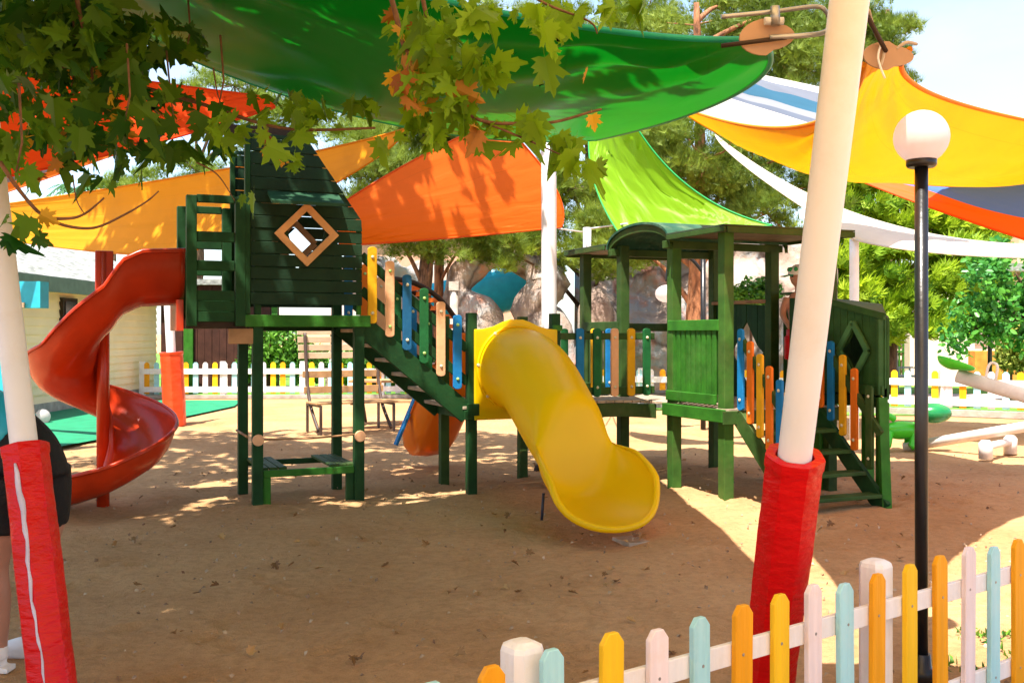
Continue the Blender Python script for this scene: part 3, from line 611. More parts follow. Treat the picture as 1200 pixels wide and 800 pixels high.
# slat railing helper
def slat(u, v, zc, ln, m, parent, wd=.088, t=.028, ax=(1, 0, 0), bolts=(M_BOLT, M_BOLT), side=-1, kind='slat'):
    ax = Vector(ax); nv = Vector((0, 0, 1)).cross(ax)*-1 if False else Vector((ax.y, -ax.x, 0)); r_ = wd/2; c = []
    for k in range(9): a = math.pi*k/8; c.append((r_*math.cos(a), ln/2-r_*.6+r_*.6*math.sin(a)))
    for k in range(9): a = math.pi+math.pi*k/8; c.append((r_*math.cos(a), -ln/2+r_*.6+r_*.6*math.sin(a)))
    o = Vector((u, v, zc)); s_ = T().prism(c, o, ax, ZZ, nv*t).build(kind, m, parent, .004)
    for sg, mt in zip((1, -1), bolts): b = o+nv*t+ZZ*sg*(ln/2-.10); T().tube([b, b+nv*.007, b+nv*.012], [.017, .015, .006], 10).build('bolt', mt, s_)
    return s_
# --- stairs from left tower down to the slide platform
U0, U1, ZA, ZB = .98, 2.06, 1.74, .84
def stair_rail(v, mats, first):
    ro = None; sl = (ZB-ZA)/(U1-U0)
    st = bm_('stair_stringer', (U0-.02, v, ZA-.05), (U1, v, ZB-.05), .045, .20, M_GREEN)
    for dz in (.27, .60): r_ = bm_('stair_rail', (U0, v+.01, ZA+dz), (U1, v+.01, ZB+dz), .03, .085, M_GREEN)
    for i, mt in enumerate(mats): u = first+i*.173; slat(u, v-.02, 2.06+(u-1.07)*(-.745), .735, mt, st, bolts=((M_BOLT, M_BOLTG)[i % 2],)*2)
stair_rail(-.0, [M_YEL, M_PEACH, M_DBLUE, M_GREEN3, M_PEACH, M_BLUE], 1.075)
stair_rail(.84, [M_BLUE, M_ORP, M_PEACH, M_GREEN3, M_BLUE, M_GREEN3], 1.05)
for i in range(6): k = (i+.5)/6; bx('tread', U0+k*(U1-U0)-.10, U0+k*(U1-U0)+.09, .03, .82, ZA+k*(ZB-ZA)-.06, ZA+k*(ZB-ZA)-.025, M_DECK)
# --- slide platform
D2 = .84
for u, v, z in ((2.10, 0, 1.80), (2.10, .83, 1.78), (3.02, 0, 1.80), (3.02, .83, 1.78)): post(u, v, z, M_GREEN if v < .5 else M_OLIVE)
bx('floor_beam', 2.0, 3.1, -.085, -.05, .74, .83); bx('floor_beam', 2.03, 3.1, .88, .92, .74, .84); bx('floor_beam', 2.02, 2.05, 0, .85, .74, .84)
m = T()
for i in range(8): m.box(2.0, 3.12, -.03+i*.11, .07+i*.11, D2, D2+.03)
m.build('deck', M_DECK, PS, .004)
bx('cap', 2.97, 3.07, -.09, -.052, 1.62, 1.68, M_GREEN2); bx('cap', 2.03, 2.15, -.10, -.052, .78, .90)
# yellow panel and tube slide
pp = [(-.455, 0), (.455, 0), (.455, .90), (.36, .905), (.25, .93), (.15, .975), (.07, 1.0), (-.07, 1.0), (-.15, .975), (-.25, .93), (-.36, .905), (-.455, .90)]
PV = -.095
tub = T().prism(pp, (2.555, PV+.03, .735), (1, 0, 0), ZZ, (0, -.03, 0)).build('slide_panel', M_YPL, PS, .01, label='yellow slide entry panel')
floor_t = [0, .25, .5, .9, 1.3, 1.7, 2.05, 2.3, 2.5]; floor_z = [.83, .815, .73, .50, .30, .15, .08, .06, .075]
rad_t = [0, .3, 1.1, 1.40, 1.62, 2.1, 2.5]; rad_r = [.415, .405, .375, .36, .46, .49, .42]
def smf(f, t): return sum(f(t+k*.05) for k in (-3, -2, -1, 0, 1, 2, 3))/7
def tube_pt(t, a, rim=0):
    r = smf(lambda q: interp(rad_t, rad_r, q), t); ff = lambda q: interp(floor_t, floor_z, q)
    fz = smf(ff, t); slope = (smf(ff, t+.05)-smf(ff, t-.05))/.1; nl = math.sqrt(1+slope*slope); nv, nz_ = slope/nl, max(.8, 1/nl)
    b = smf(lambda q: interp([1.22, 1.50], [0, 1], q), t); vs = smf(lambda q: interp([1.2, 1.6, 2.0, 2.45], [1, 1.0, .80, .42], q), t)
    lo = r-r*abs(math.cos(a)); k = (r-r*math.cos(a))
    if math.cos(a) < 0: k = k*(1-b)+(lo+.035*abs(math.cos(a)))*b
    k *= vs
    return Vector((2.555-.19*(t/2.5)**1.4+(r+rim)*math.sin(a), -(t-nv*k*.75)+PV, fz+k*nz_))
rows = []; NA = 56; NT = 60
for i in range(NT+1):
    row = []
    for j in range(NA):
        a = 2*math.pi*j/NA; s_ = abs(math.sin(a)); te = 2.46-.34*(1-math.sqrt(max(0, 1-s_**2.2)))
        q = tube_pt(te*i/NT, a); 
        row.append(q)
    rows.append(row)
m = T(); m.grid(rows, True, True); tube = m.build('tube_slide', M_YPL, PS, label='yellow tube slide opening into a wide scoop exit')
lipc = [tube_pt(1.35+(2.10-1.35)*i/12, -math.pi/2) for i in range(12)]+[tube_pt(2.46-.34*(1-math.sqrt(max(0, 1-abs(math.sin(a))**2.2))), a) for a in [R(-90+7.5*k) for k in range(25)]]+[tube_pt(1.35+(2.10-1.35)*i/12, math.pi/2) for i in range(11, -1, -1)]
m = T(); m.tube(lipc, [.028*min(1, .1+4*min(i, len(lipc)-1-i)/len(lipc)) for i in range(len(lipc))], 12); m.build('exit_rim', M_YPL, tube)
ring = [Vector((2.555+.425*math.sin(a), PV-.012, 1.245-.425*math.cos(a))) for a in [2*math.pi*k/48 for k in range(49)]]
T().tube(ring, .014, 8, False).build('flange', M_YPL, tube)
for a in (60, 100, 140, 215, 265, 310): c = Vector((2.555+.425*math.sin(R(a)), PV-.02, 1.245-.425*math.cos(R(a)))); T().tube([c, c+Vector((0, -.012, 0))], [.018, .012], 10).build('bolt', M_BOLT, tube)
T().tube([(2.16, -1.55, -.05), (2.18, -1.55, .22)], .013, 8).build('support_rod', mat('navy_metal', (.03, .035, .06), rough=.4), PS)
bx('exit_footing', 2.44, 2.64, -2.58, -2.3, -.10, -.04, M_DECK)
# --- orange slide at the back of the platform
m = T(); rows = []
for i in range(25):
    t = i/24; v = .95+t*1.35; z = interp([0, .15, .7, .9, 1], [.86, .84, .22, .12, .12], t)
    rows.append([Vector((2.36+.30*x, v, z+zz)) for x, zz in ((-1.06, .40), (-1, .42), (-.95, .36), (-.85, .12), (-.6, .02), (0, 0), (.6, .02), (.85, .12), (.95, .36), (1, .42), (1.06, .40))])
m.grid(rows); m.build('orange_slide', M_OPL, PS, solid=.012, label='orange chute slide behind the stairs')
bx('rear_panel', 2.15, 2.97, .93, .95, .90, 1.6, M_OPL)
# --- arched climbing frame behind the stairs
m = T(); arcp = [Vector((1.72+.75*math.sin(a)*1.25, 1.45, 1.05+1.15*math.cos(a))) for a in [R(-20+k*7) for k in range(17)]]
ca = m.tube(arcp, .03, 8).build('arched_climber_rail', M_DKWOOD, PS)
for k in range(1, 15):
    p = arcp[k]; T().beam(p, p+Vector((0, .55, 0)), .05, .05).build('rung', M_ORP, ca)
T().tube([p+Vector((0, .55, 0)) for p in arcp], .03, 8).build('arched_climber_rail', M_DKWOOD, PS)
T().tube([arcp[-1], Vector((arcp[-1].x+.03, 1.45, 0))], .03, 8).build('climber_leg', M_DKWOOD, PS)
bm_('blue_plank', (1.88, 1.9, .30), (2.12, 1.9, .85), .10, .03, M_BLUE)
# --- bridge
m = T(); dk = []
for i in range(11):
    u = 3.09+i*.105; m.box(u, u+.098, -.02, .82, D2+.0+.02*math.sin(math.pi*(i+.5)/11), D2+.03+.02*math.sin(math.pi*(i+.5)/11))
m.build('bridge_deck', M_DECK, PS, .004)
for v in (-.03, .83):
    poly = [(0, -.02), (.12, 0)]+[(x, .0+.0) for x in ()]
    up = [(3.08+1.14*k/10, .835+.02*math.sin(math.pi*k/10)) for k in range(11)]; lo = [(3.08+1.14*k/10, .68+.035*math.sin(math.pi*k/10)) for k in range(10, -1, -1)]
    T().prism(up+lo, (0, v, 0), (1, 0, 0), ZZ, (0, .04, 0)).build('bridge_beam', M_OLIVE, PS, .004)
def rail_set(mats, v, us, zc, ln=.72):
    r0 = bx('bridge_rail', 3.06, 4.2, v, v+.03, 1.53, 1.60, M_OLIVE); bx('bridge_rail', 3.06, 4.2, v, v+.03, .95, 1.03, M_OLIVE)
    for u, mt in zip(us, mats): slat(u, v, zc, ln, mt, r0)
rail_set([M_BLUE, M_GREEN3, M_PEACH, M_YEL, M_GREEN3], -.03, (3.29, 3.49, 3.70, 3.90, 4.09), 1.29)
rail_set([M_YEL, M_BLUE, M_GREEN3, M_ORP, M_YEL, M_BLUE], .83, (3.15, 3.34, 3.53, 3.72, 3.91, 4.10), 1.29)
# --- right tower
UL, UR = 4.25, 5.5; VS = (-1.27, -.34, .76, 1.70)
for v in VS:
    for u in (UL, UR): post(u, v, 2.60 if v in (-.34, .76) else 2.57, M_OLIVE if not (u == UL and v < 0) else wood('lit_green_post', (.042, .115, .016), dirt=(.08, .115, .028)), w_=.055)  # front left posts: sunlight put into a brighter copy of the green
m = T()
for i in range(27): m.box(UL-.06, UR+.06, -1.33+i*.114, -1.225+i*.114, D2, D2+.03)
m.build('deck', M_DECK, PS, .004)
bx('floor_beam', UL-.11, UL-.06, -1.36, -.27, .74, .865, M_GREEN2); bx('floor_beam', UL-.1, UL-.06, .7, 1.8, .74, .86, M_OLIVE); bx('floor_beam', UR+.06, UR+.1, -1.3, 1.8, .74, .86)
bx('floor_beam', UL-.1, UR+.1, -1.37, -1.33, .72, .85, M_OLIVE); bx('floor_beam', UL-.1, UR+.1, 1.76, 1.8, .72, .85)
def fence_side(u, v0, v1, m_, n=8):
    r0 = bx('railing_top', u-.065, u+.0, v0-.03, v1+.05, 1.62, 1.73, m_)
    bx('railing_bottom', u-.09, u-.055, v0+.0, v1+.05, .90, 1.0, m_)
    for i in range(n): v = v0+.06+(v1-v0-.1)*i/(n-1); T().box(u-.05, u-.028, v-.032, v+.032, .92, 1.66+.01*(i % 3)).build('board', m_, r0, .003)
fence_side(UL, -1.2, -.36, M_GREEN2, 9); fence_side(UL, .80, 1.64, M_OLIVE, 7); fence_side(UR+.05, .8, 1.64, M_OLIVE, 7)
r0 = bx('railing_top', UL, UR, 1.70, 1.75, 1.62, 1.72, M_OLIVE)
for i in range(4): T().box(4.4+i*.12, 4.47+i*.12, 1.68, 1.70, .9, 1.65).build('board', M_OLIVE, r0)
# dark vertical board walls on the far side with a diamond opening
def board_wall(o, ax, length, z0, z1a, z1b, hole, mtl, name, t=.022, wd=.10, parent=PS):
    ax = Vector(ax); nv = Vector((ax.y, -ax.x, 0)); o = Vector(o); m = T(); n = round(length/wd); wd = length/n
    for i in range(n):
        x0 = i*wd+.003; x1 = (i+1)*wd-.003; off = nv*(.003*(i % 2)); ta = z1a+(z1b-z1a)*x0/length; tb = z1a+(z1b-z1a)*x1/length
        hx, hz, hw, hh = hole
        def col_(za0, za1, zb0, zb1): m.prism([(x0, za0), (x1, za1), (x1, zb1), (x0, zb0)], o+off, ax, ZZ, nv*t)
        k0 = hh*(1-abs(x0-hx)/hw); k1 = hh*(1-abs(x1-hx)/hw)
        if k0 > 0 or k1 > 0: k0 = max(k0, .001); k1 = max(k1, .001); col_(z0, z0, hz-k0, hz-k1); col_(hz+k0, hz+k1, ta, tb)
        else: col_(z0, z0, ta, tb)
    return m.build(name, mtl, parent, .003, fix=True)
board_wall((UR+.01, .72, 0), (0, -1, 0), 1.02, .87, 1.96, 1.90, (.60, 1.38, .27, .36), M_GREEN, 'board_wall')
bx('board_wall_rail', UR-.06, UR+.04, -.3, .74, 1.93, 1.97, M_TAN)
# roof: barrel vault and two flat wings
m = T(); A0, A1 = -.46, .88; rows = []; NB = 16
for j in range(NB+1):
    a = math.pi*j/NB; v = (A0+A1)/2+(A1-A0)/2*-math.cos(a); z = 2.56+.23*math.sin(a)**.9; rows.append([Vector((4.10, v, z)), Vector((5.63, v, z))])
m.grid(rows, False); m.build('barrel_roof', wood('roof_green', (.02, .085, .055), dirt=(.12, .20, .12), scale=9), PS, solid=.025)
for u in (4.12, 5.58):
    rows2 = [[Vector((u+dx, r[0].y, r[0].z-.02-dz)) for dx, dz in ((0, 0), (.04, 0), (.04, .07), (0, .07))] for r in rows]
    T().grid(rows2, False, True).build('roof_rib', M_OLIVE, PS)
bx('eave_beam', 4.1, 5.6, -.40, -.34, 2.48, 2.56, M_OLIVE); bx('eave_beam', 4.1, 5.6, .76, .82, 2.48, 2.56, M_OLIVE)
M_RU = wood('roof_boards', (.12, .085, .05), dirt=(.18, .14, .09), var=.3)
for v0, v1 in ((-1.50, -.47), (.89, 1.95)):
    m = T()
    for i in range(9): vv = v0+(v1-v0)*i/9; m.box(4.10, 5.60, vv+.003, vv+(v1-v0)/9-.003, 2.585, 2.605)
    m.build('wing_roof', M_RU, PS)
    T().box(4.07, 5.63, v0, v1, 2.61, 2.625).build('roof_felt', wood('felt_green', (.05, .08, .045)), PS)
    for u in (4.08, 5.62): bx('barge_board', u-.012, u+.012, v0, v1, 2.555, 2.606, M_OLIVE)
    vv = v0 if v0 < 0 else v1; bx('eave_board', 4.1, 5.60, vv-.012, vv+.012, 2.545, 2.606, M_OLIVE)
# --- front stairs of right tower
S0, S1 = -1.38, -2.28
def frail(u, mats, vs, zoff=0, off=-.03, handle=.62):
    st = bm_('stair_stringer', (u, S0+.02, .80), (u, S1, -.02), .05, .17, M_GREEN if u > 5 else M_OLIVE)
    bm_('stair_rail', (u-.0, S0-.02, 1.0+.55), (u, S1+.05, .22+.45), .04, .075, M_OLIVE)
    for v, mt in zip(vs, mats): k = (v-S0)/(S1-S0); slat(u-.0, v, 1.28-k*.70, .78, mt, st, ax=(0, -1, 0), wd=.085, kind='slat')
frail(4.33, [M_BLUE, M_ORP, M_YEL, M_ORP, M_BLUE, M_YEL], [-1.42, -1.57, -1.72, -1.86, -2.01, -2.14])
frail(5.28, [M_ORP, M_BLUE, M_YEL, M_ORP, M_OLIVE], [-1.42, -1.57, -1.74, -1.90, -2.1])
for i in range(4): k = (i+.9)/4.4; v = S0+k*(S1-S0); bx('tread', 4.36, 5.25, v-.11, v+.07, .80-k*.80-.0, .835-k*.80, M_OLIVE)
bm_('newel', (5.30, -2.28, -.05), (5.36, -2.16, 1.0), .085, .085, M_GREEN2)
# --- angled cabin beside the stairs
fp = [(5.42, -1.05), (5.42, -2.16), (5.85, -1.60), (5.85, -.6), (5.6, -.4)]
CZ0 = .98
m = board_wall((5.42, -1.05, 0), (0, -1, 0), 1.11, CZ0+.10, 1.97, 1.74, (.72, 1.43, .165, .23), M_GREEN2 if False else wood('cabin_green', (.030, .095, .022), dirt=(.05, .11, .035)), 'cabin_wall')
MC = MATS['cabin_green']
def seg_wall(a, b, za, zb, m_):
    a = Vector((*a, 0)); b = Vector((*b, 0)); d = b-a; board_wall(a, d.normalized(), d.length, CZ0, za, zb, (99, 0, .1, .1), m_, 'cabin_wall')
seg_wall(fp[1], fp[2], 1.74, 1.84, MC); seg_wall(fp[2], fp[3], 1.84, 1.95, MC); seg_wall(fp[3], fp[4], 1.95, 1.97, MC)
T().prism(fp, (0, 0, CZ0-.03), (1, 0, 0), (0, 1, 0), (0, 0, .03)).build('cabin_floor', M_GREEN, PS, fix=True)
def frame_bar(v0, z0, v1, z1, wd=.055, u=5.375): return T().beam((u, v0, z0), (u, v1, z1), .03, wd).build('cabin_trim', MC, PS, .004)
frame_bar(-1.05, 1.99, -2.18, 1.75, .06); frame_bar(-1.05, 1.06, -2.16, 1.06, .09); frame_bar(-2.13, 1.02, -2.13, 1.73, .07, 5.37)
bx('cabin_skirt', 5.37, 5.42, -2.12, -1.05, .90, 1.0, M_GREEN)
cv, cz = -1.77, 1.43; dpts = [(cv, cz+.27), (cv-.20, cz), (cv, cz-.27), (cv+.20, cz)]
for i in range(4):
    a, b = dpts[i], dpts[(i+1) % 4]; T().beam((5.36, a[0], a[1]), (5.36, b[0], b[1]), .03, .06).build('window_frame', wood('cabin_frame_green', (.06, .17, .06)), PS, .003)
for u, v in ((5.44, -2.08), (5.44, -1.2), (5.79, -1.5), (5.79, -.7)): bx('cabin_leg', u-.045, u+.045, v-.045, v+.045, -.05, CZ0-.03, M_GREEN2)
T().add([(5.36, -1.0, 2.01), (5.36, -2.21, 1.76), (5.9, -1.58, 1.87), (5.9, -.6, 1.98), (5.6, -.35, 2.02)]+[(5.36, -1.0, 2.03), (5.36, -2.21, 1.78), (5.9, -1.58, 1.89), (5.9, -.6, 2.0), (5.6, -.35, 2.04)], [(4, 3, 2, 1, 0), (5, 6, 7, 8, 9)]+[(i, (i+1) % 5, 5+(i+1) % 5, 5+i) for i in range(5)]).build('cabin_roof', MC, PS)
bx('gate_post', 5.08, 5.16, -1.25, -1.17, .87, 1.95, M_GREEN)
# --- ladder at the back left of right tower
for u in (4.0, 4.5): bm_('ladder_rail', (u-.55, 1.4, -.05), (u, 1.85, .9), .05, .10, M_DKWOOD)
for i in range(5): k = (i+.5)/5; T().beam((3.45+.55*k, 1.4+.45*k, .95*k-.02), (3.95+.55*k, 1.4+.45*k, .95*k-.02), .05, .03).build('ladder_rung', M_DKWOOD, PS)

# --- red spiral slide
PU, PV2 = -1.30, .80
prof = [(.05, .30), (.07, .31), (.085, .26), (.095, .12), (.13, .03), (.22, -.01), (.34, -.03), (.46, .0), (.55, .07), (.605, .18), (.635, .30), (.648, .40), (.662, .42), (.678, .40)]
stations = []
for i in range(13): t = i/12; stations.append(('s', -.62-(t*.62), interp([0, .6, .85, 1], [1.90, 1.88, 1.80, 1.66], t), .0))
NTH = 76
for i in range(NTH+1):
    th = (400)*i/NTH; z = interp([0, 20, 50, 90, 180, 270, 360, 400], [1.60, 1.44, 1.21, 1.07, .79, .46, .15, .07], th); stations.append(('h', th, z, 0))
for i in range(1, 6): stations.append(('e', i*.07, .055-.002*i, 0))
rows = []
for kind, a, z, _ in stations:
    row = []
    if kind == 's':
        for r, dz in prof:
            row.append(Vector((a, PV2-r, z+dz*1.08+(.12 if r < .1 else 0))))
    else:
        th = a if kind == 'h' else 400; an = R(-90-th); rd = Vector((math.cos(an), math.sin(an), 0)); tg = Vector((math.sin(an), -math.cos(an), 0))
        c = Vector((PU, PV2, 0)); wk = interp([0, 20, 50, 90, 150, 300, 400], [1, .92, .68, .70, .72, .72, .55], th)
        for r, dz in prof:
            zz = z+dz*(1+(wk-1)*max(0, min(1, (r-.2)/.3)) if th < 300 else wk)
            p = c+rd*r+ZZ*zz
            if kind == 'e': p = p+tg*a
            row.append(p)
    rows.append(row)
m = T(); m.grid(rows); ss = m.build('spiral_slide', M_RED, PS, solid=.014, label='red spiral slide winding round a centre pole')
T().tube([(PU, PV2, -.05), (PU, PV2, 2.36)], .058, 20).build('centre_pole', M_RED, ss)
T().box(PU-.07, PU+.09, PV2-.05, PV2+.08, 1.92, 2.37).build('hood', M_RED, ss, .01)
T().tube([r[12] for r in rows], .017, 8).build('chute_lip', M_RED, ss)
T().add([(-.70, .1, 1.62), (-.70, .78, 1.62), (-.64, .78, 1.62), (-.64, .1, 1.62), (-.70, .1, 1.9), (-.70, .78, 1.9), (-.64, .78, 1.9), (-.64, .1, 1.9)], [(0, 1, 2, 3), (4, 7, 6, 5), (0, 4, 5, 1), (1, 5, 6, 2), (2, 6, 7, 3), (3, 7, 4, 0)]).build('slide_bracket', M_RED, ss)

# ------------------------------------------------------------------ shade sails
def sail_mat(name, c, rough=.45, trans=.4, spec=.4, stripes=None, hem=None, wr=.22):
    m = bpy.data.materials.new(name); m.use_nodes = True; t = m.node_tree; t.nodes.clear(); lk = t.links.new
    out = nn(t, 'ShaderNodeOutputMaterial'); p = nn(t, 'ShaderNodeBsdfPrincipled'); p.inputs['Roughness'].default_value = rough; p.inputs['Specular IOR Level'].default_value = spec
    tcn = nn(t, 'ShaderNodeTexCoord'); n1 = nn(t, 'ShaderNodeTexNoise'); n1.inputs['Scale'].default_value = 1.3; n1.inputs['Detail'].default_value = 5; lk(tcn.outputs['Object'], n1.inputs[0])
    rp = nn(t, 'ShaderNodeValToRGB'); rp.color_ramp.elements[0].color = (*[x*.85 for x in c], 1); rp.color_ramp.elements[1].color = (*[min(1, x*1.08) for x in c], 1); lk(n1.outputs[0], rp.inputs[0]); co = rp.outputs[0]
    sp_ = nn(t, 'ShaderNodeSeparateXYZ'); lk(tcn.outputs['UV'], sp_.inputs[0])
    if stripes:
        r = nn(t, 'ShaderNodeValToRGB'); r.color_ramp.interpolation = 'CONSTANT'; lk(sp_.outputs[1], r.inputs[0])
        el = r.color_ramp.elements
        for i, (pos, cc) in enumerate(stripes):
            e = el[i] if i < 2 else el.new(pos); e.position = pos; e.color = (*cc, 1)
        co = r.outputs[0]
    lk(co, p.inputs['Base Color'])
    if not stripes:
        pg = nn(t, 'ShaderNodeMath', operation='MULTIPLY'); lk(sp_.outputs[1], pg.inputs[0]); pg.inputs[1].default_value = 5
        fr_ = nn(t, 'ShaderNodeMath', operation='PINGPONG'); lk(pg.outputs[0], fr_.inputs[0]); fr_.inputs[1].default_value = .5
        gt = nn(t, 'ShaderNodeMapRange'); lk(fr_.outputs[0], gt.inputs[0]); gt.inputs[1].default_value = .488; gt.inputs[2].default_value = .494; gt.inputs[3].default_value = 0; gt.inputs[4].default_value = .22
        ds = nn(t, 'ShaderNodeTexNoise'); ds.inputs['Scale'].default_value = 2.5; ds.inputs['Detail'].default_value = 8; lk(tcn.outputs['Object'], ds.inputs[0])
        dr = nn(t, 'ShaderNodeMapRange'); lk(ds.outputs[0], dr.inputs[0]); dr.inputs[1].default_value = .52; dr.inputs[2].default_value = .75; dr.inputs[3].default_value = 0; dr.inputs[4].default_value = .18
        sm_ = nn(t, 'ShaderNodeMath', operation='MAXIMUM'); lk(gt.outputs[0], sm_.inputs[0]); lk(dr.outputs[0], sm_.inputs[1])
        md_ = nn(t, 'ShaderNodeMixRGB', blend_type='MULTIPLY'); md_.inputs[2].default_value = (.45, .42, .38, 1); lk(sm_.outputs[0], md_.inputs[0]); lk(co, md_.inputs[1]); co = md_.outputs[0]; lk(co, p.inputs['Base Color'])
    mp_ = nn(t, 'ShaderNodeMapping'); mp_.inputs['Scale'].default_value = (2, 6, 1); mp_.inputs['Rotation'].default_value = (0, 0, .25); lk(tcn.outputs['UV'], mp_.inputs[0])
    n2 = nn(t, 'ShaderNodeTexNoise'); n2.inputs['Scale'].default_value = 1.2; n2.inputs['Detail'].default_value = 2.5; n2.inputs['Distortion'].default_value = .4; lk(mp_.outputs[0], n2.inputs[0])
    b = nn(t, 'ShaderNodeBump'); b.inputs['Strength'].default_value = wr; b.inputs['Distance'].default_value = .08; lk(n2.outputs[0], b.inputs['Height']); lk(b.outputs[0], p.inputs['Normal'])
    tr = nn(t, 'ShaderNodeBsdfTranslucent'); lk(co, tr.inputs[0]); ms = nn(t, 'ShaderNodeMixShader'); ms.inputs[0].default_value = trans; lk(p.outputs[0], ms.inputs[1]); lk(tr.outputs[0], ms.inputs[2]); lk(ms.outputs[0], out.inputs[0])
    return m
def bez(a, m_, b, t):
    c = m_*2-(a+b)*.5; return a*(1-t)**2+c*2*t*(1-t)+b*t*t
def sail(label, corners, mids, material, sag=.15, hemcol=None, n=40, wrinkle=.03, seed=0, hem=.012, group='shade sails over the playground'):
    """Coons patch: corners c0..c3, mids m01,m12,m23,m30 (world points)"""
    c0, c1, c2, c3 = corners; m01, m12, m23, m30 = mids
    cen = (c0+c1+c2+c3)/4; t_ = thing('shade_sail', label, 'shade sail', tuple(cen), group=group)
    rows = []; uv = []
    for j in range(n+1):
        v = j/n; row = []
        for i in range(n+1):
            u = i/n; B = bez(c0, m01, c1, u); Tt = bez(c3, m23, c2, u); Lf = bez(c0, m30, c3, v); Rg = bez(c1, m12, c2, v)
            p = B*(1-v)+Tt*v+Lf*(1-u)+Rg*u-(c0*(1-u)*(1-v)+c1*u*(1-v)+c3*(1-u)*v+c2*u*v)
            k = 16*u*(1-u)*v*(1-v); e = min(1, 8*min(u, 1-u, v, 1-v))
            rad = 0
            for cc, (du, dv) in ((0, (u, v)), (1, (1-u, v)), (2, (1-u, 1-v)), (3, (u, 1-v))):
                rr_ = math.hypot(du, dv); ang = math.atan2(dv, du); rad += math.exp(-rr_*3)*math.sin(ang*17+seed+cc)*min(1, rr_*5)
            p = p+Vector((0, 0, -sag*k+wrinkle*rad*e+wrinkle*.8*e*mno.noise(Vector((u*3+seed, v*9, 0)))))
            row.append(p); uv.append((u, v))
        rows.append(row)
    m = MB(); m.grid(rows); m.build('canopy', material, t_, uvs=uv)
    for k, line in enumerate((rows[0], [r[-1] for r in rows], rows[-1][::-1], [r[0] for r in rows][::-1])):
        if (line[0]-line[-1]).length > .2: MB().tube(line, hem, 6).build('hem', hemcol or material, t_)
    return t_
GRN = sail_mat('green_sail_cloth', (.0006, .16, .006), rough=.34, trans=.42, spec=.14, wr=.35)
YEL = sail_mat('yellow_sail_cloth', (.82, .325, .002), rough=.6, trans=.42)
ORG = sail_mat('orange_sail_cloth', (.90, .15, .002), rough=.6, trans=.45)
REDO = sail_mat('red_orange_sail_cloth', (.82, .065, .001), rough=.6, spec=.2, trans=.35)
LGR = sail_mat('light_green_sail_cloth', (.24, .50, .008), rough=.5, trans=.5, wr=.5)
WHT = sail_mat('cream_sail_cloth', (.80, .72, .62), rough=.6, trans=.4)
STR = sail_mat('striped_sail_cloth', (.8, .8, .8), rough=.6, trans=.45, stripes=[(0, (.82, .80, .76)), (.50, (.18, .22, .30)), (.56, (.34, .37, .42)), (.66, (.05, .17, .28)), (.8, (.22, .25, .32)), (.92, (.82, .80, .78))])
BLO = sail_mat('blue_sail_orange_border', (.2, .2, .3), rough=.6, trans=.45, stripes=[(0, (.85, .13, .01)), (.22, (.08, .19, .62)), (.9, (.08, .19, .62))])
GRY = sail_mat('grey_sail_orange_border', (.2, .2, .3), rough=.6, trans=.35, stripes=[(0, (.85, .20, .01)), (.12, (.22, .19, .20)), (.9, (.22, .19, .20))])
gs = sail('large dark green shade sail overhead hung from the near leaning pole',
     (P(886, 46, 3.62), P(700, 164, 10.8), P(0, -45, 6.6), P(-114, -181, 4.2)), (P(838, 122, 5.8), P(410, 134, 8.6), P(-60, -110, 5), P(480, -8, 3.95)), GRN, sag=.10, hemcol=mat('teal_hem', (.0, .30, .20), rough=.5), wrinkle=.05, seed=1, n=60)
ys = sail('broad yellow shade sail right of the leaning pole above the lamp',
     (P(1012, 76, 3.72), P(786, 121, 12), P(1500, 188, 11.0), P(1066, 58, 3.72)), (P(903, 150, 6.6), P(1055, 214, 11.5), P(1190, 138, 7.6), P(1040, 58, 3.7)), YEL, sag=.05, wrinkle=.03, seed=2)
sail('long yellow shade sail behind the playhouse and spiral slide',
     (P(-110, 255, 16), P(478, 150, 11.2), P(215, 299, 12.5), P(-110, 262, 16)), (P(225, 205, 13.2), P(394, 214, 11.7), P(80, 291, 14.2), P(-110, 259, 16)), YEL, sag=.05, seed=3)
sail('red orange shade sail at upper left behind the plane leaves',
     (P(-90, 225, 9.0), P(322, 126, 11), P(300, 112, 11), P(-90, 60, 9.5)), (P(140, 178, 10), P(315, 118, 11), P(130, 90, 10.2), P(-90, 140, 9.2)), REDO, sag=.1, wrinkle=.05, seed=4)
sail('grey shade sail with orange border under the red orange sail',
     (P(-90, 258, 12.5), P(250, 140, 15), P(230, 130, 15), P(-90, 150, 12.5)), (P(110, 190, 13.8), P(240, 135, 15), P(80, 140, 13.5), P(-90, 200, 12.5)), GRY, sag=.05, seed=5)
sail('bright orange shade sail between playhouse and the middle white pole',
     (P(585, 140, 13.2), P(394, 243, 12.2), P(398, 288, 12.3), P(658, 266, 13.4)), (P(488, 186, 12.7), P(396, 264, 12.2), P(535, 278, 12.8), P(648, 215, 13.4)), ORG, sag=.05, wrinkle=.03, seed=6)
sail('light green shade sail above the barrel roof of right tower',
     (P(744, 146, 14), P(905, 264, 13.4), P(738, 290, 14), P(690, 158, 15)), (P(812, 222, 13.8), P(830, 275, 13.6), P(700, 225, 14.6), P(716, 150, 14.5)), LGR, sag=.05, wrinkle=.10, seed=7, hemcol=mat('green_hem', (.01, .3, .06)))
sail('white and blue striped shade sail behind the upper yellow sail',
     (P(770, 122, 14), P(985, 205, 14.0), P(1150, 150, 16), P(868, 84, 14.5)), (P(880, 165, 14), P(1090, 185, 15), P(1000, 112, 15.2), P(815, 103, 14)), STR, sag=.02, seed=8)
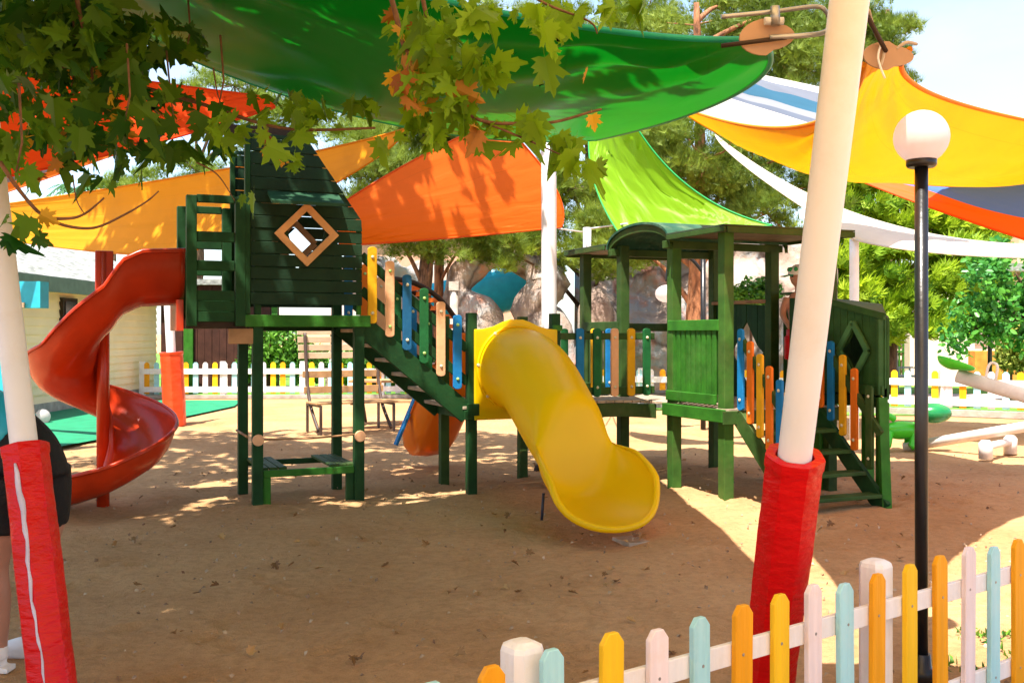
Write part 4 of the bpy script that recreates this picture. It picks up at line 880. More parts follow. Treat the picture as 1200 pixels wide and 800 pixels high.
sail('long cream shade sail tied to the far white pole at right',
     (P(1001, 281, 15.4), P(1400, 300, 13), P(1400, 270, 17), P(838, 158, 19)), (P(1150, 300, 14), P(1400, 285, 15), P(1080, 272, 17.5), P(880, 200, 17.5)), WHT, sag=.02, seed=9)
sail('blue shade sail with orange border at far right',
     (P(970, 196, 12.5), P(1420, 345, 9.5), P(1400, 190, 9.5), P(1040, 180, 13)), (P(1150, 264, 11), P(1400, 260, 9.5), P(1200, 180, 11), P(1000, 185, 12.8)), BLO, sag=.02, seed=10)
sail('second white shade sail high above beyond the right tower', (P(905, 175, 17), P(1010, 262, 16), P(1035, 262, 17), P(930, 165, 18)), (P(950, 222, 16.5), P(1022, 262, 16.5), P(985, 222, 17.5), P(915, 168, 17.5)), WHT, sag=0, seed=11) if False else None
sail('added unseen golden shade sail overhead that shades and warms the foreground', (Vector((2.2, 3.6, 3.3)), Vector((-4.2, 4.3, 4.2)), Vector((-4.5, -3, 3.6)), Vector((3.2, -2.5, 3.4))),
     (Vector((-1.6, 3.9, 3.75)), Vector((-4.2, .6, 3.8)), Vector((-.6, -2.6, 3.4)), Vector((2.9, .7, 3.2))), sail_mat('added_golden_cloth', (.92, .62, .27), rough=.7, trans=.72, wr=.1), sag=.1, seed=12)  # sail added above the frame to shade the foreground and tint it golden
# corner hardware of green and yellow sails
def plate(parent, c, ax, ay, rx, ry, holes, name='corner_plate'):
    ax = ax.normalized(); ay = ay.normalized(); nv = ax.cross(ay); pts_ = [(rx*math.cos(a), ry*math.sin(a)*(1 if math.cos(a) < .2 else .75)) for a in [2*math.pi*k/24 for k in range(24)]]
    o = MB().prism(pts_, c, ax, ay, nv*.012).build(name, M_PLATE, parent)
    for k in range(holes):
        a = 2*math.pi*k/holes; q = c+ax*rx*.72*math.cos(a)+ay*ry*.7*math.sin(a)
        MB().box(-.012, .012, -.002, .016, -.005, .005, Matrix.Translation(q-nv*.004)).build('slot', M_DKWOOD, o)
plate(gs, P(898, 44, 3.52), Vector((1, .0, .05)), Vector((0, -.1, 1)), .095, .062, 8)
MB().tube(smooth_path([P(845, 20, 3.5), P(905, 14, 3.5), P(955, 8, 3.5), P(968, 14, 3.5), P(972, 26, 3.55)], 6), .008, 8).build('shackle', M_STEEL, gs)
MB().tube(smooth_path([P(902, 44, 3.48), P(940, 42, 3.48), P(968, 37, 3.5), P(974, 20, 3.55)], 6), .009, 8).build('shackle', M_STEEL, gs)
MB().tube([P(908, 8, 3.47), P(909, 30, 3.47)], .016, 10).build('turnbuckle', M_STEEL, gs); MB().tube([P(896, 25, 3.48), P(918, 25, 3.48)], .014, 10).build('turnbuckle', mat('white_clamp', (.6, .58, .58), rough=.4), gs)
MB().tube([P(845, 54, 3.5), P(922, 44, 3.48)], .008, 6).build('strap', M_DKWOOD, gs)
plate(ys, P(1040, 66, 3.66), Vector((1, 0, -.05)), Vector((0, -.1, 1)), .09, .05, 8)
MB().tube(smooth_path([P(1018, 12, 3.5), P(1026, 40, 3.6), P(1036, 58, 3.64), P(1032, 78, 3.64)], 5), .006, 6).build('rope', M_ROPE, ys)
MB().tube(smooth_path([P(1034, 48, 3.62), P(1029, 68, 3.62), P(1037, 92, 3.62)], 5), .004, 6).build('rope', M_FW, ys)
MB().tube([P(1017, 20, 3.5), P(1038, 60, 3.64)], .009, 6).build('hook', M_DKWOOD, ys)
MB().tube(smooth_path([P(1050, 58, 3.65), P(1062, 50, 3.65), P(1074, 52, 3.7)], 5), .006, 6).build('rope', M_ROPE, ys)

# ------------------------------------------------------------------ poles
def pad_mesh(a, b, r, parent, mtl, n=7, seed=0, seam=True):
    a = Vector(a); b = Vector(b); ax = (b-a).normalized(); rx = ax.cross(Vector((0, 1, 0))).normalized(); ry = ax.cross(rx); rows = []
    K = 90
    for i in range(K+1):
        t = i/K; row = []; sc = 1.0+.012*math.sin(t*11+seed)+.004*math.sin(t*51)
        if t > .96: sc *= 1.04
        for j in range(n*6):
            an = 2*math.pi*j/(n*6); seg = (an % (2*math.pi/n))/(2*math.pi/n)-.5; poly = 1/ math.cos(seg*2*math.pi/n)*math.cos(math.pi/n)*1.06
            k = r*sc*(.35*1+.65*poly)*(1+.02*mno.noise(Vector((an*2, t*9, seed)))+.009*mno.noise(Vector((an*2.5+t*14, t*30, seed+5)))+.015*abs(mno.noise(Vector((an*3-t*20, t*46, seed+9)))))
            row.append(a.lerp(b, t)+(rx*math.cos(an)+ry*math.sin(an))*k)
        rows.append(row)
    rows.append([a.lerp(b, 1.0)+(p-a.lerp(b, 1))*.66 for p in rows[-1]]); rows.append([p-ax*.06 for p in rows[-1]])
    o = MB().grid(rows, True, True).build('padding', mtl, parent); md = o.modifiers.new('e', 'EDGE_SPLIT'); md.split_angle = R(35)
    return o, rx, ry
def pole(label, a, b, r, padtop=None, padr=.1, mtl=M_PAD, seamang=None, seed=0):
    a = Vector(a); b = Vector(b); t = thing('sail_pole', label, 'pole', (a.x, a.y, 0), group='white poles carrying the shade sails')
    pi_ = MB().tube([a.lerp(b, k/10) for k in range(11)], r, 28).build('pipe', M_WHITEP, t)
    if padtop:
        o, rx, ry = pad_mesh(a.lerp(b, .0), a.lerp(b, padtop), padr, t, mtl, seed=seed)
        if seamang is not None:
            pa, pb = a, a.lerp(b, padtop); rows = []
            for k in range(25):
                q = pa.lerp(pb, .02+.9*k/24); an = seamang-.12*k/24+.05*math.sin(k*.45)+.03*math.sin(k*1.7); w_ = interp([0, 8, 16, 21, 24], [.003, .005, .008, .013, .006], k)+.002*math.sin(k*2.3)
                rows.append([q+(rx*math.cos(an+s)+ry*math.sin(an+s))*padr*1.035 for s in (-w_/padr, w_/padr)])
            MB().grid(rows).build('seam', M_VELCRO, o, solid=.006)
    return t
A = Vector((1.09, 4.42, -.02)); B_ = A+(Vector((1.12, 3.4, 2.7))-A)*1.38
pole('thick white pole with bright red padding leaning beside black lamp', A, B_, .065, .305, .108, seamang=None, seed=1)
A = Vector((-1.975, 4.42, -.02)); B_ = Vector((-2.80, 5.3, 3.4))
pole('leaning white pole with long red padding beside person at left edge', A, B_, .06, .322, .098, seamang=1.75, seed=2)
pole('straight white pole rising behind the yellow tube slide', (.44, 12.0, -.02), (.43, 12.0, 4.1), .09)
pole('distant white pole with orange padding left of the playhouse', (P(205, 0, 17.9).x, 17.9, -.02), (P(196, 0, 17.9).x, 17.8, 3.2), .08, .40, .19, M_PADO, seed=4)
pole('thin white pole left of the barrel roofed tower', (P(688, 0, 19).x, 19, -.02), (P(688, 0, 19).x, 19, 3.55), .075)
pole('white pole holding the cream sail before the conifer', (P(1001, 0, 15.5).x, 15.5, -.02), (P(1001, 0, 15.5).x, 15.5, 3.02), .07)
for i_, (a, b, c) in enumerate(((P(655, 268, 13.4), P(685, 272, 18.9), P(735, 262, 14)),)):
    for q in (a, c): MB().tube([q, (a.lerp(b, .5)).lerp(q, .3), b], .012, 5).build('guy_rope', M_FW, None, label='white guy rope tying %s to the thin pole' % ('orange sail' if q is a else 'light green sail'), cat='rope')

# ------------------------------------------------------------------ lamp post near
lp = thing('street_lamp', 'black lamp post with white globe standing behind the near fence', 'lamp post', (1.895, 4.74, 0))
MB().tube([(1.895, 4.74, 0), (1.895, 4.74, 2.37)], .030, 20).build('post', M_BLACK, lp)
MB().tube([(1.895, 4.74, 0), (1.895, 4.74, .05), (1.895, 4.74, .06), (1.895, 4.74, .12)], [.075, .07, .045, .04], 20).build('base', M_BLACK, lp)
MB().tube([(1.895, 4.74, 2.365), (1.895, 4.74, 2.375), (1.895, 4.74, 2.40), (1.895, 4.74, 2.405)], [.06, .068, .068, .05], 24).build('collar', M_BLACK, lp)
MB().sphere((1.895, 4.74, 2.505), .124, 32).build('globe', M_GLOBE, lp)
# far lamps
def far_lamp(px, d, label):
    x = P(px, 0, d).x; t = thing('street_lamp', label, 'lamp post', (x, d, 0)); MB().tube([(x, d, 0), (x, d, 2.9)], .045, 10).build('post', M_BLACK, t)
    MB().tube(smooth_path([(x, d, 2.6), (x-.25, d, 2.85), (x-.55, d, 2.75), (x-.6, d, 2.45)], 5), .03, 8).build('arm', M_BLACK, t); MB().sphere((x-.6, d, 2.25), .20, 16, (1, 1, .75)).build('globe', M_GLOBE, t)
far_lamp(824, 17, 'ornate black lamp with hanging white globe seen through right tower')
x = P(1160, 0, 28).x; MB().tube([(x, 28, 0), (x, 28, 2.4)], .06, 10).build('garden_post', M_BLACK, label='thin black garden post on the right lawn', cat='post')
x = P(414, 0, 26).x; MB().box(x-.12, x+.12, 26, 26.2, 0, 2.9).build('garden_post', M_CONC, label='small pale gate pillar behind the rock arch path', cat='pillar') if False else None
x = P(532, 0, 23).x; t = thing('path_lamp', 'short grey lamp pillar left of the rock arch', 'lamp', (x, 23, 0)); MB().tube([(x, 23, 0), (x, 23, 2.55)], .09, 10).build('post', M_CONC, t); MB().box(x-.11, x+.11, 22.9, 23.1, 2.55, 2.75).build('lantern', M_CONC, t)
# white ball on the turf
q = P(50, 487, 18); MB().sphere((q.x, 18, .13), .13, 24).build('ball', M_GLOBE, label='white ball lying on green turf left of spiral slide', cat='ball')

# ------------------------------------------------------------------ picnic benches
M_BW = wood('bench_wood', (.42, .24, .11), var=.2); M_BWP = wood('bench_wood_pale', (.62, .46, .30), var=.12)
M_BM = mat('bench_metal', (.07, .045, .035), rough=.5)
def bench():
    t = thing('picnic_bench', 'slatted wooden bench with tall pale backrest and curved metal legs', 'bench', (0, 0, 0), group='wooden benches by the far fence')
    for i in range(4): MB().box(-.85, .85, .30+.02*i, .325+.02*i, 1.18+i*.13, 1.28+i*.13).build('back_slat', M_BWP, t, .004)
    for z, y in ((.98, .24), (.73, .18)): MB().box(-.8, .8, y, y+.025, z-.11, z).build('back_slat', M_BW, t, .004)
    m = MB()
    for i in range(4): m.box(-.8, .8, -.35+i*.12, -.25+i*.12, .47, .50)
    m.build('seat', M_BW, t, .004)
    for s in (-.72, .72):
        MB().tube(smooth_path([(s, .33, 1.6), (s, .27, 1.1), (s, .2, .7), (s, .05, .38), (s, -.25, .05)], 6), .034, 6).build('leg', M_BM, t)
        MB().box(s-.02, s+.02, -.36, -.32, 0, .46).build('leg', M_BM, t); MB().box(s-.02, s+.02, .2, .24, 0, .46).build('leg', M_BM, t); MB().box(s-.02, s+.02, -.32, .2, .43, .465).build('seat_bearer', M_BM, t)
    return t
b0 = bench(); b0.location = (P(408, 0, 16.6).x, 16.7, 0); b0.rotation_euler = (0, 0, R(30)); b0.scale = (.86, 1.15, 1)
b0['label'] = 'wooden bench with tall pale slatted backrest seen between the left tower posts'
def table():
    t = thing('picnic_table', 'brown picnic table with crossed metal legs behind the stairs', 'picnic table', (P(478, 0, 18).x, 18, 0))
    x, y = P(478, 0, 18).x, 18
    for i in range(4): MB().box(x-1.0, x+.55, y-.3+i*.16, y-.16+i*.16, .74, .78).build('board', M_BW, t, .004)
    for s in (-.8, .4): MB().beam((x+s, y-.45, 0), (x+s, y+.3, .74), .04, .05).build('leg', M_BM, t); MB().beam((x+s, y+.45, 0), (x+s, y-.3, .74), .04, .05).build('leg', M_BM, t)
    MB().box(x-1.0, x+.55, y-.72, y-.45, .42, .46).build('bench_seat', M_BW, t, .004); MB().beam((x-.9, y-.6, .40), (x-.9, y+.4, .40), .04, .05).build('bearer', M_BM, t); MB().beam((x+.4, y-.6, .40), (x+.4, y+.4, .40), .04, .05).build('bearer', M_BM, t)
table()
# ------------------------------------------------------------------ seesaws
M_SG = mat('seesaw_green', (.06, .55, .02), rough=.3, var=.08); M_SDG = mat('seesaw_dark_green', (.01, .18, .05), rough=.25, var=.1)
M_SW = mat('seesaw_white', (.74, .66, .60), rough=.5, var=.08, dirt=(.62, .50, .42))
t = thing('seesaw', 'white beam seesaw with green dinosaur seat and dark green ball head', 'seesaw', tuple(P(1170, 0, 13.2).xy)+(0,))
MB().tube([P(1060, 524, 14.2), P(1200, 500, 13.2), P(1290, 488, 12.8)], .07, 14).build('beam', M_SW, t)
for px, d in ((1155, 13.0), (1184, 13.6)):
    q = P(px, 0, d); MB().tube([(q.x, d, 0), (q.x, d, .20), (q.x, d, .24)], [.085, .085, .05], 14).build('support', M_SW, t)
q = P(1157, 0, 13); MB().tube([(q.x, 13, .16), (P(1184, 0, 13.6).x, 13.6, .16)], .05, 10).build('axle', M_SW, t)
MB().grid(blob(P(1094, 484, 13.9), (.24, .17, .14), 20, .0)).build('ball_head', M_SDG, t)
m = MB(); c = P(1057, 504, 14.1)
m.grid(blob(c, (.32, .14, .12), 24, .1, 3)); m.tube(smooth_path([c+Vector((-.2, 0, .05)), c+Vector((-.27, 0, .14)), c+Vector((-.2, 0, .20)), c+Vector((-.1, 0, .15))], 5), .045, 10)
for dx in (-.2, .14):
    for dy in (-.09, .09): m.tube([c+Vector((dx, dy, 0)), c+Vector((dx-.03, dy, -.2)), c+Vector((dx-.06, dy, -.22))], [.055, .05, .06], 10)
m.build('dinosaur_seat', M_SG, t)
MB().tube([P(1086, 492, 13.9), P(1082, 514, 13.9)], .03, 8).build('neck', M_SDG, t)
t = thing('seesaw', 'farther seesaw with bright green bucket seat and white handle near the fence', 'seesaw', tuple(P(1190, 0, 16).xy)+(0,))
MB().tube([P(1122, 440, 16.5), P(1200, 463, 15.8), P(1280, 490, 15.2)], .075, 12, sx=1.5).build('beam', M_SW, t)
rows = []
c = P(1133, 434, 16.4)
for k in range(9):
    s = k/8; rr = .06+.17*math.sin(min(1, s*1.1)*math.pi/2); rows.append([c+Vector((-.17+.42*(.5+.5*math.cos(a))*0+rr*math.cos(a)*1.2, rr*math.sin(a), .02+.12*s*s-.10*s*math.cos(a))) for a in [2*math.pi*j/18 for j in range(18)]])
MB().grid(rows, True, True).build('bucket_seat', M_SG, t, solid=.02)
MB().tube(smooth_path([P(1154, 450, 16.2), P(1158, 430, 16.2), P(1163, 425, 16.2), P(1169, 430, 16.1), P(1165, 452, 16.1)], 5), .022, 8).build('handle', M_SW, t)
q = P(1235, 0, 15.6); MB().tube([(q.x, 15.6, 0), (q.x, 15.6, .45)], .09, 12).build('support', M_SW, t)
MB().tube([(q.x, 15.6, .3), (q.x, 15.6, .55)], .05, 10).build('axle', M_SW, t)
# grey chair on the porch lawn
t = thing('garden_chair', 'grey garden chair on the lawn before the bungalow porch', 'chair', tuple(P(1060, 0, 27.5).xy)+(0,)); c = P(1060, 0, 27.5); MG = mat('grey_plastic', (.30, .36, .40), rough=.5)
MB().box(c.x-.28, c.x+.28, 27.25, 27.75, .42, .47).build('seat', MG, t); m = MB()
for k in range(4): m.box(c.x-.30, c.x-.26, 27.28+k*.12, 27.36+k*.12, .47, 1.05)
m.build('backrest', MG, t)
for dx in (-.27, .24):
    for dy in (27.28, 27.7): MB().beam((c.x+dx, dy, 0), (c.x+dx*.9, dy, .66), .04, .04).build('leg', MG, t)
for dy in (27.28, 27.7): MB().box(c.x-.3, c.x+.3, dy-.03, dy+.03, .66, .69).build('armrest', MG, t)

# ------------------------------------------------------------------ near fence
def fd(x): return 1.05*1200/(369.5-.275*(x-840))
def fpnt(x): d = fd(x); return Vector(((x-600)*d/1200, d, 0))
fa, fb = fpnt(430), fpnt(1290); fdir = (fb-fa).normalized(); fn = Vector((fdir.y, -fdir.x, 0))
nf = thing('picket_fence', 'near pastel picket fence running across the lower right corner', 'fence', tuple(fa.lerp(fb, .5)))
def rail(zc, h): MB().beam(fa+ZZ*zc-fn*.012, fb+ZZ*zc-fn*.012, .022, h).build('rail', M_FW, nf, .003)
rail(.515, .075); rail(.10, .075)
pk = [(455, M_FW), (502, M_FB), (574, M_FO), (646, M_FB), (712, M_FY), (767, M_FP), (818, M_FB), (865, M_FO), (910, M_FY), (950, M_FP), (988, M_FB), (1024, M_FO), (1063, M_FY), (1099, M_FO), (1131, M_FP), (1161, M_FB), (1190, M_FO), (1217, M_FY), (1243, M_FP), (1268, M_FB)]
for i, (px, mt) in enumerate(pk):
    c = fpnt(px); wd = .078+.004*((i*5) % 3); tilt = R(((i*37) % 7-3)*.25); zt = .68+.006*((i*11) % 5-2)
    axx = (fdir+ZZ*math.tan(tilt)).normalized(); azz = (ZZ-fdir*math.tan(tilt)).normalized()
    MB().prism(picket_mesh(wd, .02, zt), c+fn*.001, axx, azz, fn*.022).build('picket', mt, nf, .003); pk_o = list(col.objects)[-1]
    for zz_ in (.515, .10): q_ = c+ZZ*zz_+fn*.023; MB().tube([q_, q_+fn*.0015], [.006, .005], 8).build('screw', M_STEEL, pk_o)
for px in (634, 1050):
    c = fpnt(px)-fn*.09; rows = [[c+(fdir*x+fn*y)*r_+ZZ*z for x, y in ((-1, -.6), (-.6, -1), (.6, -1), (1, -.6), (1, .6), (.6, 1), (-.6, 1), (-1, .6))] for r_, z in ((.055, -.05), (.055, .665), (.051, .68), (.03, .692), (.001, .695))]
    MB().grid(rows, False, True).build('post', M_FW, nf)

# ------------------------------------------------------------------ plane tree overhead
pt_ = thing('plane_tree', 'plane tree with lobed green leaves hanging into the top left', 'plane tree', (-5.6, 3.6, 0))
pth = smooth_path([(-5.6, 3.6, -.1), (-5.5, 3.7, 1.5), (-5.1, 3.9, 3.2), (-4.3, 4.3, 5.2), (-3.2, 4.8, 7)], 6)
MB().tube(pth, [.26-.2*i/(len(pth)-1) for i in range(len(pth))], 14).build('trunk', mat('plane_bark', (.30, .25, .17), rough=.9, var=.5, scale=6), pt_)
m = MB()
for tgt in ((-3, 9, 6.6), (-2, 11.5, 7.3), (-5, 10, 7), (-2, 3.4, 4.2), (-.4, 3.8, 4.3), (-3.4, 5.5, 4.6), (-1.2, 5.8, 5.2), (.5, 5, 5.2), (-2.0, 2.6, 4.6), (-.3, 4.2, 3.3)):
    a = Vector((-4.6, 4.1, 4.3)); b = Vector(tgt); m.tube(smooth_path([a, a.lerp(b, .5)+Vector((0, 0, .5)), b], 6), [.07-.055*i/12 for i in range(13)], 8)
m.build('limbs', MATS['plane_bark'], pt_)
PLV, PLF = plane_leaf()
cl = [  # px, py, rx, ry, depth, depth-spread, count
 (50, 20, 90, 55, 4.5, .7, 260), (110, 55, 80, 50, 4.5, .6, 130), (190, 45, 50, 25, 4.6, .4, 28), (40, 110, 70, 55, 4.2, .5, 50), (220, 130, 60, 25, 4.5, .4, 14), (110, 130, 75, 45, 4.4, .5, 38), (60, 175, 55, 30, 4.2, .4, 16),
 (160, 165, 60, 25, 4.6, .4, 16), (130, 200, 40, 16, 4.7, .3, 7), (10, 190, 25, 40, 3.6, .2, 9), (25, 265, 28, 25, 3.4, .1, 5), (220, 175, 35, 20, 4.3, .3, 6), (285, 145, 35, 22, 4.0, .3, 9),
 (335, 170, 25, 25, 3.6, .2, 5), (370, 140, 40, 22, 4.2, .3, 10), (440, 160, 25, 12, 4.2, .2, 3), (400, 125, 50, 12, 4.4, .3, 6), (290, 235, 12, 10, 4.2, .2, 2), (320, 115, 35, 14, 4.8, .2, 8),
 (500, 50, 40, 45, 3.5, .2, 26), (510, 110, 38, 40, 3.5, .2, 26), (530, 20, 50, 25, 3.5, .2, 16), (500, 140, 30, 25, 3.5, .1, 9), (560, 70, 30, 20, 3.4, .1, 8), (560, 150, 25, 18, 3.6, .1, 5),
 (630, 20, 40, 18, 3.4, .2, 9), (690, 10, 40, 12, 3.5, .2, 8), (640, 55, 12, 16, 3.4, .1, 3), (610, 150, 30, 16, 3.6, .1, 7), (660, 175, 35, 18, 3.7, .1, 8), (690, 190, 14, 10, 3.7, .1, 3), (740, 4, 30, 8, 3.6, .1, 4)]
pts = []; var = []
rs0 = np.random.RandomState(11)
for (cx, cy, rx, ry, d, dd, n) in cl:
    for _ in range(int(n*1.25)):
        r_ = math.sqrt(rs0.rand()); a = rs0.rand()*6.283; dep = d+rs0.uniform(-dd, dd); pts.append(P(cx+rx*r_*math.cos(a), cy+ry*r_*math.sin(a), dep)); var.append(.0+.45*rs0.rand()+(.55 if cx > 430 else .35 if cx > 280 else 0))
pts = np.array([tuple(p) for p in pts]); sz = rs0.uniform(.04, .125, len(pts))
var = np.array(var); idx = np.arange(len(pts)) % 7
for kk, (fx_, fold, curl) in enumerate(((1.0, 1.0, 1.0), (.8, 2.6, 2.5), (1.1, -.6, 4.0), (.7, 1.8, -2), (1.15, .5, 2), (.55, 3.2, 3), (.95, -1.4, 1.5))):
    jr = np.random.RandomState(kk); tv = [(a*fx_*(1+.16*jr.randn()*(abs(a) > .02)), b*(1+.06*jr.randn()), c*fold-.10*(curl-1)*b*abs(b)+.05*math.sin(9*b+kk)*abs(a)) for a, b, c in PLV]
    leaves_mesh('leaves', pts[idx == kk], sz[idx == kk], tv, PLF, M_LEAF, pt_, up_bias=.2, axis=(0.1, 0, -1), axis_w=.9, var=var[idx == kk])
bp_ = []
for (cx, cy, rx, ry, d, n) in ((490, 90, 30, 30, 3.4, 16), (520, 130, 40, 30, 3.45, 14), (470, 20, 20, 18, 3.45, 6), (60, 200, 20, 20, 3.9, 5), (310, 165, 30, 20, 3.9, 6), (690, 75, 8, 8, 3.4, 1), (690, 140, 10, 8, 3.5, 1), (55, 245, 8, 8, 3.4, 1), (510, 30, 30, 25, 3.5, 8), (90, 120, 60, 50, 4.3, 16)):
    for _ in range(max(1, int(n*.6))): bp_.append(tuple(P(cx+rs0.uniform(-rx, rx), cy+rs0.uniform(-ry, ry), d+rs0.uniform(-.1, .1))))
bp_ = np.array(bp_); leaves_mesh('withered_leaves', bp_, rs0.uniform(.045, .10, len(bp_)), PLV, PLF, M_LEAFB, pt_, up_bias=.2, axis=(0, 0, -1), axis_w=1.0)
m = MB()
def twig(pl, r0=.008, d=4): m.tube(smooth_path([P(x, y, dd) for x, y, dd in pl], 6), [r0*(1-.6*i/(6*(len(pl)-1))) for i in range(6*(len(pl)-1)+1)], 6)
twig([(85, -40, 4), (92, 10, 4), (102, 50, 4.1), (110, 100, 4.2)], .012); twig([(0, 190, 3.5), (22, 222, 3.5), (50, 252, 3.5), (80, 256, 3.5), (100, 250, 3.5), (122, 232, 3.5)], .008)
twig([(50, 252, 3.5), (75, 264, 3.5), (110, 267, 3.5), (145, 252, 3.5), (172, 236, 3.5), (186, 224, 3.5)], .006); twig([(450, -30, 3.5), (462, 10, 3.5), (474, 55, 3.5), (490, 70, 3.5), (515, 78, 3.5), (530, 110, 3.5), (560, 140, 3.5), (610, 145, 3.55), (650, 143, 3.6), (690, 132, 3.6), (705, 128, 3.6)], .010)
twig([(490, -30, 3.5), (500, 20, 3.5), (512, 60, 3.5), (516, 90, 3.5)], .009); twig([(560, 140, 3.5), (620, 165, 3.6), (665, 185, 3.7)], .005); twig([(195, 60, 4.4), (200, 110, 4.3), (205, 150, 4.3)], .005)
twig([(600, -20, 3.4), (640, 5, 3.4), (690, 25, 3.4), (700, 40, 3.4)], .006); twig([(250, 80, 4.4), (255, 110, 4.4), (262, 128, 4.4)], .004); twig([(230, 190, 4.2), (255, 205, 4.2), (275, 235, 4.2)], .004); twig([(85, 205, 4.3), (90, 235, 4.3), (100, 252, 4.3)], .004)
twig([(0, 60, 4.4), (120, 90, 4.5), (230, 120, 4.5), (330, 150, 4.2), (440, 150, 4.2)], .012)
for _ in range(8):
    a = pts[rs0.randint(len(pts))]; a = Vector(a); m.tube([a+Vector((0, .02, .3)), a+Vector((.02, 0, .1)), a], [.005, .004, .003], 5)
m.build('twigs', M_TWIG, pt_)
# crown above the frame (gives the dappled shade)
cs = []; rs_ = []; ne = []
for _ in range(120):
    y = random.uniform(.5, 7.0); x = random.uniform(-5.5, interp([0, 3.5, 7], [.2, -.3, -1.6], y)); z = 1.6+.325*y+random.uniform(1.2, 2.8)
    cs.append((x, y, z)); rs_.append((.75, .75, .35)); ne.append(75)
for _ in range(90):
    y = random.uniform(7.5, 13.5); x = random.uniform(-6.5, -.6); z = 1.6+.325*y+random.uniform(1.3, 2.6)
    cs.append((x, y, z)); rs_.append((.8, .8, .35)); ne.append(42)
pc, va = clumps(cs, rs_, ne, shell=.5)
pc = pc[pc[:, 2] > 1.6+.325*pc[:, 1]+.35]
leaves_mesh('crown', pc, np.random.uniform(.16, .26, len(pc)), PLV, PLF, M_LEAF, pt_, up_bias=1.2)

# ------------------------------------------------------------------ fallen leaves
fl = []
for _ in range(150):
    y = random.uniform(4.6, 13); x = random.uniform(-3.6, 3.6)*y/9; fl.append((x, y, .012))
for px, py in ((160, 688, ), (590, 690), (610, 695), (658, 680), (715, 670), (735, 728), (755, 670), (532, 692), (560, 700), (1050, 640), (1098, 568), (270, 585), (600, 660), (500, 640)): d = Gd(py); fl.append((P(px, py, d).x, d, .014))
fl = np.array(fl); o = leaves_mesh('fallen_leaves', fl, np.random.uniform(.02, .065, len(fl)), [(a, b, c*1.6) for a, b, c in PLV], PLF, mat('dry_leaves', (.14, .06, .02), rough=.8, attr=True, c2=(.42, .24, .09)), None, up_bias=2.6, label='dry brown leaves scattered over the sand', cat='fallen leaves', kind='stuff')
pb_ = np.array([(random.uniform(-4, 4)*y/8, y, .006) for y in np.random.uniform(4.5, 14, 900)])
leaves_mesh('pebbles', pb_, np.random.uniform(.006, .018, len(pb_)), [(1, 0, 0), (0, 1, 0), (-1, 0, 0), (0, -1, 0), (0, 0, .8), (0, 0, -.5)], [(0, 1, 4), (1, 2, 4), (2, 3, 4), (3, 0, 4)], mat('pebble', (.20, .11, .06), rough=.9, attr=True, c2=(.5, .36, .24)), None, up_bias=2, label='small stones and bark crumbs strewn over the sand', cat='pebbles', kind='stuff')
gw = []
for px, py, n in ((1110, 780, 30), (1165, 745, 30), (1135, 745, 20), (1190, 770, 26), (1150, 790, 30)):
    d = Gd(py); c = P(px, py, d)
    for _ in range(n): gw.append((c.x+random.gauss(0, .06), d+random.gauss(0, .06), 0))
leaves_mesh('weeds', np.array(gw), np.random.uniform(.03, .07, len(gw)), NEED+[(.3, .3, .2)], [(0, 1, 2), (0, 2, 3)], M_BUSH, None, axis=(0, 0, 1), axis_w=.8, label='sparse weeds at the foot of the near fence', cat='weeds', kind='stuff')

# ------------------------------------------------------------------ people
M_SKIN = mat('skin', (.42, .21, .14), rough=.5, var=.06, scale=8); M_BLKC = mat('black_cloth', (.006, .006, .008), rough=.8, bump=.3, bscale=40)
def body_build(m, name, mtl, parent, vox=.012, sm=6, label=None):
    o = m.build(name, mtl, parent, label=label); r = o.modifiers.new('r', 'REMESH'); r.mode = 'VOXEL'; r.voxel_size = vox; r.use_smooth_shade = True; s = o.modifiers.new('s', 'SMOOTH'); s.iterations = sm; s.factor = .5; return o
pr = thing('person', 'person in black shorts and turquoise top bending over behind left pole', 'person', (-2.53, 4.95, 0))
m = MB(); X0, Y0 = -2.53, 4.95
def limb(m, pts_, rr, n=16, k=5, sx=1): sp_ = smooth_path(pts_, k); m.tube(sp_, [interp(range(len(rr)), rr, i/k) for i in range(len(sp_))], n, sx=sx)
hipc = Vector((X0+.20, Y0, .90))
for s, dy in ((1, -.10), (-1, .12)):
    dx = .0 if s > 0 else .12
    kx = X0+.06+dx
    limb(m, [hipc+Vector((-.05, dy, .02)), (kx+.05, Y0+dy, .72), (kx+.02, Y0+dy, .50), (kx+.03, Y0+dy, .34), (kx+.035, Y0+dy, .14), (kx+.03, Y0+dy, .07)], [.105, .092, .062, .064, .044, .042])
    limb(m, [(kx+.05, Y0+dy, .06), (kx-.03, Y0+dy, .05), (kx-.16, Y0+dy, .03)], [.05, .045, .035])
